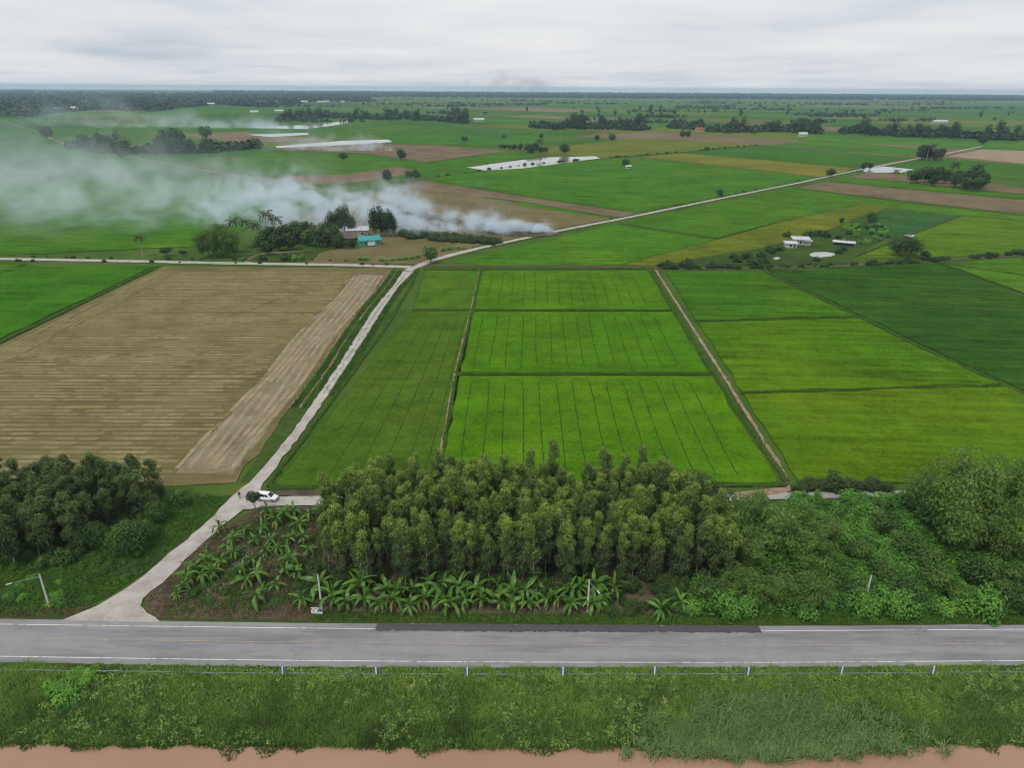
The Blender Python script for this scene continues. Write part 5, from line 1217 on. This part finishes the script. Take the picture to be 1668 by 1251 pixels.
def marker(px, label, tilt):
    x = W(px, 1098)[0]; y = float(near_y(x))-gd-.22; m = empty('marker_post', (x, y, .0)); tag(m, label, 'marker post', 'marker posts along the guardrail'); m.rotation_euler = (R(rnd.uniform(-3, 3)), R(tilt), 0)
    mob('post', box_mesh('post', (0, 0, .75), (.17, .10, 2.4), M['white'], None, .015), m)
    bm = bmesh.new(); prof_ = [(-.45, -.60), (.45, -.60)]+[(.45*math.cos(t), .15+.45*math.sin(t)) for t in np.linspace(0, math.pi, 12)]
    vs = [bm.verts.new((a, 0, b)) for a, b in prof_]; f = bm.faces.new(vs); r_ = bmesh.ops.extrude_face_region(bm, geom=[f]); bmesh.ops.translate(bm, vec=(0, .025, 0), verts=[g_ for g_ in r_['geom'] if isinstance(g_, bmesh.types.BMVert)])
    bmesh.ops.recalc_face_normals(bm, faces=bm.faces)
    pl = mob('plate', bm_mesh('plate', bm, M['plate']), m, (0, .075, 1.38))
    mob('rim', np_mesh('rim', *tube([(a*1.0, 0, b*1.0) for a, b in prof_]+[(-.45, 0, -.60)], [.022]*(len(prof_)+1), 5), M['steel']), pl)
ords = ['first', 'second', 'third', 'fourth', 'fifth', 'sixth', 'seventh', 'eighth']
for i, px in enumerate((463, 615, 762, 916, 1064, 1215, 1366, 1515)):
    marker(px, 'white marker post with rounded grey plate, %s from the left on the guardrail' % ords[i], (5, 1, 0, 0, -1, -2, -2, -5)[i])

# ------------------------------------------------------------------ the car
def car(x, y, rz):
    e_ = empty('parked_car', (x, y, .18), rz); tag(e_, 'white hatchback car parked on the lane behind the banana plants', 'car')
    # body: cross-sections along X (front = +X); each section: half-width, sill, shoulder
    xs_ = [-2.08, -2.0, -1.6, -.9, 0, .8, 1.3, 1.75, 2.02, 2.1]
    hw = [.66, .78, .85, .87, .88, .87, .85, .80, .68, .5]; sill = [.42, .30, .24, .24, .24, .24, .24, .26, .32, .42]; sh = [.78, .92, .95, .93, .92, .90, .86, .80, .68, .55]
    V = []; F = []
    for i, xx in enumerate(xs_):
        w_, a, b = hw[i], sill[i], sh[i]; V += [(xx, -w_*.9, a), (xx, -w_, a+(b-a)*.35), (xx, -w_*.97, b-.06), (xx, -w_*.86, b), (xx, 0, b+.02), (xx, w_*.86, b), (xx, w_*.97, b-.06), (xx, w_, a+(b-a)*.35), (xx, w_*.9, a)]
    n = 9
    for i in range(len(xs_)-1):
        for k in range(n): k2 = (k+1) % n; F.append((i*n+k, i*n+k2, (i+1)*n+k2, (i+1)*n+k))
    bm = bmesh.new(); vs = [bm.verts.new(v) for v in V]
    for f in F: bm.faces.new([vs[k] for k in f])
    bm.faces.new(vs[:n]); bm.faces.new(vs[-n:]); bmesh.ops.recalc_face_normals(bm, faces=bm.faces)
    body = mob('body', bm_mesh('body', bm, M['car'], True), e_)
    # cabin: lower ring and roof ring
    lo = [(-1.95, .74), (.95, .78)]; hi = [(-1.45, .56), (.15, .58)]; zl, zh = .88, 1.56
    def quad(nm, pts, mat, par): 
        c = Vector((0, 0, 0))
        for p in pts: c += Vector(p)
        c /= 4; me_ = np_mesh(nm, [tuple(Vector(p)) for p in pts], [(0, 1, 2, 3)], mat); 
        return mob(nm, me_, par)
    bm = bmesh.new()
    L_ = [(-2.03, -.76, zl), (1.22, -.79, zl), (1.22, .79, zl), (-2.03, .76, zl)]; U_ = [(-1.72, -.58, zh), (.42, -.60, zh), (.42, .60, zh), (-1.72, .58, zh)]
    l = [bm.verts.new(p) for p in L_]; u_ = [bm.verts.new(p) for p in U_]; bm.faces.new(u_)
    for i in range(4): bm.faces.new((l[i], l[(i+1) % 4], u_[(i+1) % 4], u_[i]))
    bmesh.ops.recalc_face_normals(bm, faces=bm.faces); bmesh.ops.bevel(bm, geom=[e2 for e2 in bm.edges if all(v.co.z > 1.4 for v in e2.verts)], offset=.08, segments=3, affect='EDGES')
    mob('cabin', bm_mesh('cabin', bm, M['car']), e_)
    def pane(nm, i, j, s0, s1, t0, t1, off):
        A, B, D_, E_ = [Vector(p) for p in (L_[i], L_[j], U_[j], U_[i])]
        f_ = lambda s, t: (A*(1-s)+B*s)*(1-t)+(E_*(1-s)+D_*s)*t
        nrm = (B-A).cross(E_-A).normalized()*off; pts = [f_(s0, t0), f_(s1, t0), f_(s1, t1), f_(s0, t1)]; bm = bmesh.new(); vs = [bm.verts.new(p+nrm) for p in pts]; ws = [bm.verts.new(p-nrm*.5) for p in pts]
        bm.faces.new(vs); 
        for k in range(4): bm.faces.new((vs[k], vs[(k+1) % 4], ws[(k+1) % 4], ws[k]))
        bmesh.ops.recalc_face_normals(bm, faces=bm.faces); mob(nm, bm_mesh(nm, bm, M['glass']), e_)
    pane('windscreen', 1, 2, .06, .94, .08, .9, .012); pane('rear_window', 3, 0, .1, .9, .15, .88, .012)
    for i, j in ((0, 1), (2, 3)):
        for s0, s1 in ((.12, .36), (.39, .62), (.65, .84)) if i == 0 else ((.16, .35), (.38, .61), (.64, .88)): pane('side_window', i, j, s0, s1, .12, .85, .012)
    V, F = tube([(0, -.11, 0), (0, -.10, 0), (0, .10, 0), (0, .11, 0)], [.24, .32, .32, .24], 18); ty = np_mesh('wheel', V, F, M['tyre'], smooth=True)
    V, F = tube([(0, -.115, 0), (0, .115, 0)], [.21, .21], 14); V = list(V); n = 14; F = list(F)+[(0, 3, 7, 10), (14, 17, 21, 24)]; bm = bmesh.new(); vs = [bm.verts.new(v) for v in V]
    for f in F[:14]: bm.faces.new([vs[k] for k in f])
    bm.faces.new(vs[:14]); bm.faces.new(vs[14:]); rimm = bm_mesh('rim', bm, M['rim'])
    for xx in (-1.28, 1.30):
        for s in (-1, 1):
            w_ = mob('wheel', ty, e_, (xx, s*.78, .32)); mob('rim', rimm, w_)
    for s in (-1, 1):
        mob('headlight', box_mesh('headlight', (0, 0, 0), (.16, .34, .14), M['lamp'], None, .03), e_, (1.98, s*.5, .64)); mob('tail_light', box_mesh('tail_light', (0, 0, 0), (.10, .2, .26), M['red'], None, .03), e_, (-2.02, s*.64, .76))
        mob('mirror', box_mesh('mirror', (0, 0, 0), (.14, .2, .13), M['car'], None, .03), e_, (.72, s*.93, .98))
    mob('bumper', box_mesh('bumper', (0, 0, 0), (.14, 1.2, .16), M['black'], None, .03), e_, (2.06, 0, .40)); mob('number_plate', box_mesh('number_plate', (0, 0, 0), (.02, .4, .12), M['white']), e_, (-2.09, 0, .62))
    return e_
cxp = W(436, 815); car(cxp[0], cxp[1], R(-8))

# ------------------------------------------------------------------ the person on the track
def skin_body(name, verts, edges, radii, mat, parent, root=0):
    me_ = bpy.data.meshes.new(name); me_.from_pydata(verts, edges, []); me_.materials.append(mat); o = mob(name, me_, parent)
    sk = o.modifiers.new('skin', 'SKIN')
    for i, r_ in enumerate(radii): d_ = me_.skin_vertices[0].data[i]; d_.radius = (r_, r_); d_.use_root = i == root
    s_ = o.modifiers.new('sub', 'SUBSURF'); s_.levels = 1; s_.render_levels = 2
    return o
px_, py_ = W(391, 814)
pe = empty('person', (px_, py_, .17), R(200)); tag(pe, 'person in dark shirt and pale trousers standing on the gravel track by the car', 'person')
sv = [(0, 0, .95), (0, .01, 1.15), (0, .0, 1.38), (0, 0, 1.48), (0, -.01, 1.58), (0, -.015, 1.68),
      (.17, 0, 1.40), (.23, .02, 1.15), (.21, -.08, .92), (.21, -.10, .84), (-.17, 0, 1.40), (-.23, .02, 1.15), (-.21, -.08, .92), (-.21, -.10, .84),
      (.09, 0, .90), (.10, -.02, .50), (.10, .02, .09), (.11, -.13, .035), (-.09, 0, .90), (-.11, .02, .50), (-.12, .04, .09), (-.13, -.11, .035)]
se = [(0, 1), (1, 2), (2, 3), (3, 4), (4, 5), (2, 6), (6, 7), (7, 8), (8, 9), (2, 10), (10, 11), (11, 12), (12, 13), (0, 14), (14, 15), (15, 16), (16, 17), (0, 18), (18, 19), (19, 20), (20, 21)]
sr = [.13, .13, .13, .055, .085, .075, .06, .045, .036, .032, .06, .045, .036, .032, .09, .062, .045, .04, .09, .062, .045, .04]
skin_body('body', sv, se, sr, M['skin'], pe)
skin_body('shirt', [(0, 0, .93), (0, .01, 1.15), (0, 0, 1.40), (.18, 0, 1.41), (.235, .02, 1.17), (-.18, 0, 1.41), (-.235, .02, 1.17)], [(0, 1), (1, 2), (2, 3), (3, 4), (2, 5), (5, 6)], [.155, .152, .145, .078, .066, .078, .066], M['shirt'], pe)
skin_body('trousers', [(0, 0, .93), (.09, 0, .88), (.10, -.02, .50), (.10, .02, .12), (-.09, 0, .88), (-.11, .02, .50), (-.12, .04, .12)], [(0, 1), (1, 2), (2, 3), (0, 4), (4, 5), (5, 6)], [.145, .10, .078, .07, .10, .078, .07], M['trousers'], pe)
bm = bmesh.new(); bmesh.ops.create_icosphere(bm, subdivisions=2, radius=.105); bmesh.ops.scale(bm, vec=(.92, 1.05, .9), verts=bm.verts); bmesh.ops.delete(bm, geom=[v for v in bm.verts if v.co.z < -.03 and v.co.y < .05], context='VERTS')
mob('hair', bm_mesh('hair', bm, M['hair'], True), pe, (0, .01, 1.665))

# ------------------------------------------------------------------ haze and smoke
def haze_box():
    bm = bmesh.new(); box_into(bm, (0, 7800, 44.5), (31000, 17000, 99.0))       # z -5 .. 94, the plain and the flying camera inside
    t = NT('haze_air'); v = t.n('ShaderNodeVolumePrincipled'); v.inputs['Color'].default_value = (.50, .69, .96, 1)
    v.inputs['Density'].default_value = 6.6e-5; v.inputs['Anisotropy'].default_value = 0.0
    t.l(v.outputs[0], t.out.inputs['Volume'])
    o = mob('haze', bm_mesh('haze', bm, t.m)); tag(o, 'thin blue air over the whole plain', 'haze', kind='stuff')
haze_box()
dk = NT('dark_smoke_volume'); v = dk.n('ShaderNodeVolumePrincipled'); v.inputs['Color'].default_value = (.55, .52, .50, 1); v.inputs['Density'].default_value = 1.0; dk.l(v.outputs[0], dk.out.inputs['Volume'])
sm = NT('smoke_volume'); v = sm.n('ShaderNodeVolumePrincipled'); v.inputs['Color'].default_value = (.84, .93, .995, 1); v.inputs['Anisotropy'].default_value = .1; v.inputs['Density'].default_value = 1.0
sm.l(v.outputs[0], sm.out.inputs['Volume']); sm.m.cycles.volume_sampling = 'MULTIPLE_IMPORTANCE'
def smoke(src, L, k, dens0, wid, hgt, bend, veil, label, noise_sc, box, res, seed=0.0, win=None, sharp=(.40, .64), mat=None, cut=2e-4):
    """plume drifting to -X from src: s = metres downwind; spreads by wid, rises by hgt; a real density grid"""
    ng = bpy.data.node_groups.new('smoke_field', 'GeometryNodeTree'); ng.is_modifier = True
    ng.interface.new_socket('Geometry', in_out='INPUT', socket_type='NodeSocketGeometry'); ng.interface.new_socket('Geometry', in_out='OUTPUT', socket_type='NodeSocketGeometry')
    t = NT('', ng); go = t.n('NodeGroupOutput')
    p = t.n('GeometryNodeInputPosition').outputs[0]
    q = t.n('ShaderNodeVectorMath', operation='ADD'); t.l(p, q.inputs[0]); q.inputs[1].default_value = (seed, seed*.7, 0); q = q.outputs[0]
    sp = t.n('ShaderNodeSeparateXYZ'); t.l(p, sp.inputs[0]); X, Y, Z = sp.outputs
    s = t.math('MAXIMUM', t.math('MULTIPLY', X, -1.0), 0.0)
    wrp = t.n('ShaderNodeTexNoise'); wrp.inputs['Scale'].default_value = noise_sc*.4; wrp.inputs['Detail'].default_value = 2; t.l(q, wrp.inputs['Vector'])
    sepw = t.n('ShaderNodeSeparateXYZ'); t.l(wrp.outputs['Color'], sepw.inputs[0])
    yc = t.maprange(s, 0.0, bend[0], 0.0, bend[1], True)
    wy = t.math('MULTIPLY', t.math('SUBTRACT', sepw.outputs[0], .5), t.math('MULTIPLY', t.math('ADD', s, 20*k), .7))
    W_ = t.math('ADD', t.math('MULTIPLY', s, wid[1]), wid[0]); Hh = t.math('ADD', t.math('MULTIPLY', t.math('POWER', s, .72), hgt[1]), hgt[0])
    Hh = t.math('MULTIPLY', Hh, t.maprange(sepw.outputs[1], .3, .7, .45, 1.6))
    dy = t.math('DIVIDE', t.math('ADD', t.math('SUBTRACT', Y, yc), wy), W_); g = t.math('EXPONENT', t.math('MULTIPLY', t.math('MULTIPLY', dy, dy), -1.0))
    dz = t.math('DIVIDE', t.math('MAXIMUM', Z, 0.0), Hh); gz = t.math('EXPONENT', t.math('MULTIPLY', t.math('MULTIPLY', dz, dz), -1.0))
    dec = t.math('DIVIDE', dens0, t.math('POWER', t.math('ADD', t.math('DIVIDE', s, 55*k), 1.0), 1.65))
    on = t.math('MULTIPLY', t.maprange(X, 0, -8*k, 0, 1, True), t.maprange(X, -L, -L*.8, 0, 1, True))
    nz = t.noise(t.vmul(q, (1, 1, 1.4)), noise_sc, 5, .62, .5)
    nz2 = t.noise(t.vmul(q, (1, 1, 1.2)), noise_sc*2.7, 3, .6, .8); nz = t.math('ADD', nz, t.math('MULTIPLY', t.math('SUBTRACT', nz2, .5), .35)); tur = t.maprange(nz, sharp[0], sharp[1], .0, 1.0, True)
    if win: on = t.math('MULTIPLY', on, t.maprange(s, win[0], win[1], win[2], 1-win[2], True))
    d = t.math('MULTIPLY', t.math('MULTIPLY', g, gz), t.math('MULTIPLY', t.math('MULTIPLY', dec, on), tur))
    if veil:
        vz = t.math('EXPONENT', t.math('MULTIPLY', t.math('MAXIMUM', Z, 0.0), -1/20.0))
        vn = t.maprange(t.noise(t.vmul(q, (1, 1.6, 1)),   .010, 5, .65, .8), .42, .64, .02, 1.0, True)
        vy = t.math('MULTIPLY', t.maprange(Y, veil[1], veil[1]+130, 0, 1, True), t.maprange(Y, veil[2]-250, veil[2], 1, 0, True))
        vx = t.math('MULTIPLY', t.maprange(s, 70, 300, 0, 1, True), t.maprange(s, L*.85, L, 1, 0, True))
        d = t.math('ADD', d, t.math('MULTIPLY', t.math('MULTIPLY', t.math('MULTIPLY', vz, vn), t.math('MULTIPLY', vy, vx)), veil[0]))
    d = t.math('MULTIPLY', d, t.math('GREATER_THAN', d, cut))
    (x0, x1), (y0, y1), (z0, z1) = box
    vc = t.n('GeometryNodeVolumeCube'); t.l(d, vc.inputs['Density']); vc.inputs['Min'].default_value = (x0, y0, z0); vc.inputs['Max'].default_value = (x1, y1, z1)
    for a, b in zip('XYZ', res): vc.inputs['Resolution '+a].default_value = b
    st = t.n('GeometryNodeSetMaterial'); t.l(vc.outputs[0], st.inputs[0]); st.inputs['Material'].default_value = mat or sm.m; t.l(st.outputs[0], go.inputs[0])
    bm = bmesh.new(); box_into(bm, ((x0+x1)/2, (y0+y1)/2, (z0+z1)/2), (x1-x0, y1-y0, z1-z0))
    o = mob('smoke', bm_mesh('smoke', bm, mat or sm.m), None, (src[0], src[1], 0)); tag(o, label, 'smoke', kind='stuff')
    md = o.modifiers.new('density', 'NODES'); md.node_group = ng; return o
smoke(W(912, 379), 640, 1.0, 1.9, (4.0, .14), (2.0, .36), (260, 58), None, 'dense white smoke boiling off the burning stubble beside the far road', .075, ((-250, 4), (-60, 150), (.2, 60)), (165, 130, 38), 0.0, (190, 245, 1.0), (.48, .64))
smoke(W(912, 379), 680, 1.0, .62, (5.0, .17), (2.2, .50), (260, 58), (.0038, -70, 430), 'broad pale veil of smoke drifting over the left fields', .042, ((-680, -180), (-90, 430), (.2, 88)), (130, 130, 30), 11.0, (190, 245, 0.0), (.47, .66))
smoke(W(640, 246), 190, .5, .40, (6.0, .10), (3.0, .55), (190, 30), None, 'second smaller smoke rising beside the long flooded field', .05, ((-190, 4), (-40, 80), (.2, 60)), (80, 45, 28), 37.0, None, (.44, .60))
smoke(W(478, 209), 620, 1.2, .26, (10.0, .08), (3.0, .34), (400, 60), None, 'thin far smoke spreading in front of the left wood', .02, ((-620, 4), (-90, 170), (.2, 70)), (110, 50, 20), 71.0, None, (.42, .62))
smoke((930, 16900), 2600, 10.0, .013, (60.0, .10), (40.0, 2.6), (2600, 300), None, 'faint grey smoke column far off on the horizon', .0028, ((-2600, 40), (-400, 700), (20, 1100)), (90, 36, 40), 5000.0, None, (.44, .62), dk.m, 2e-5)
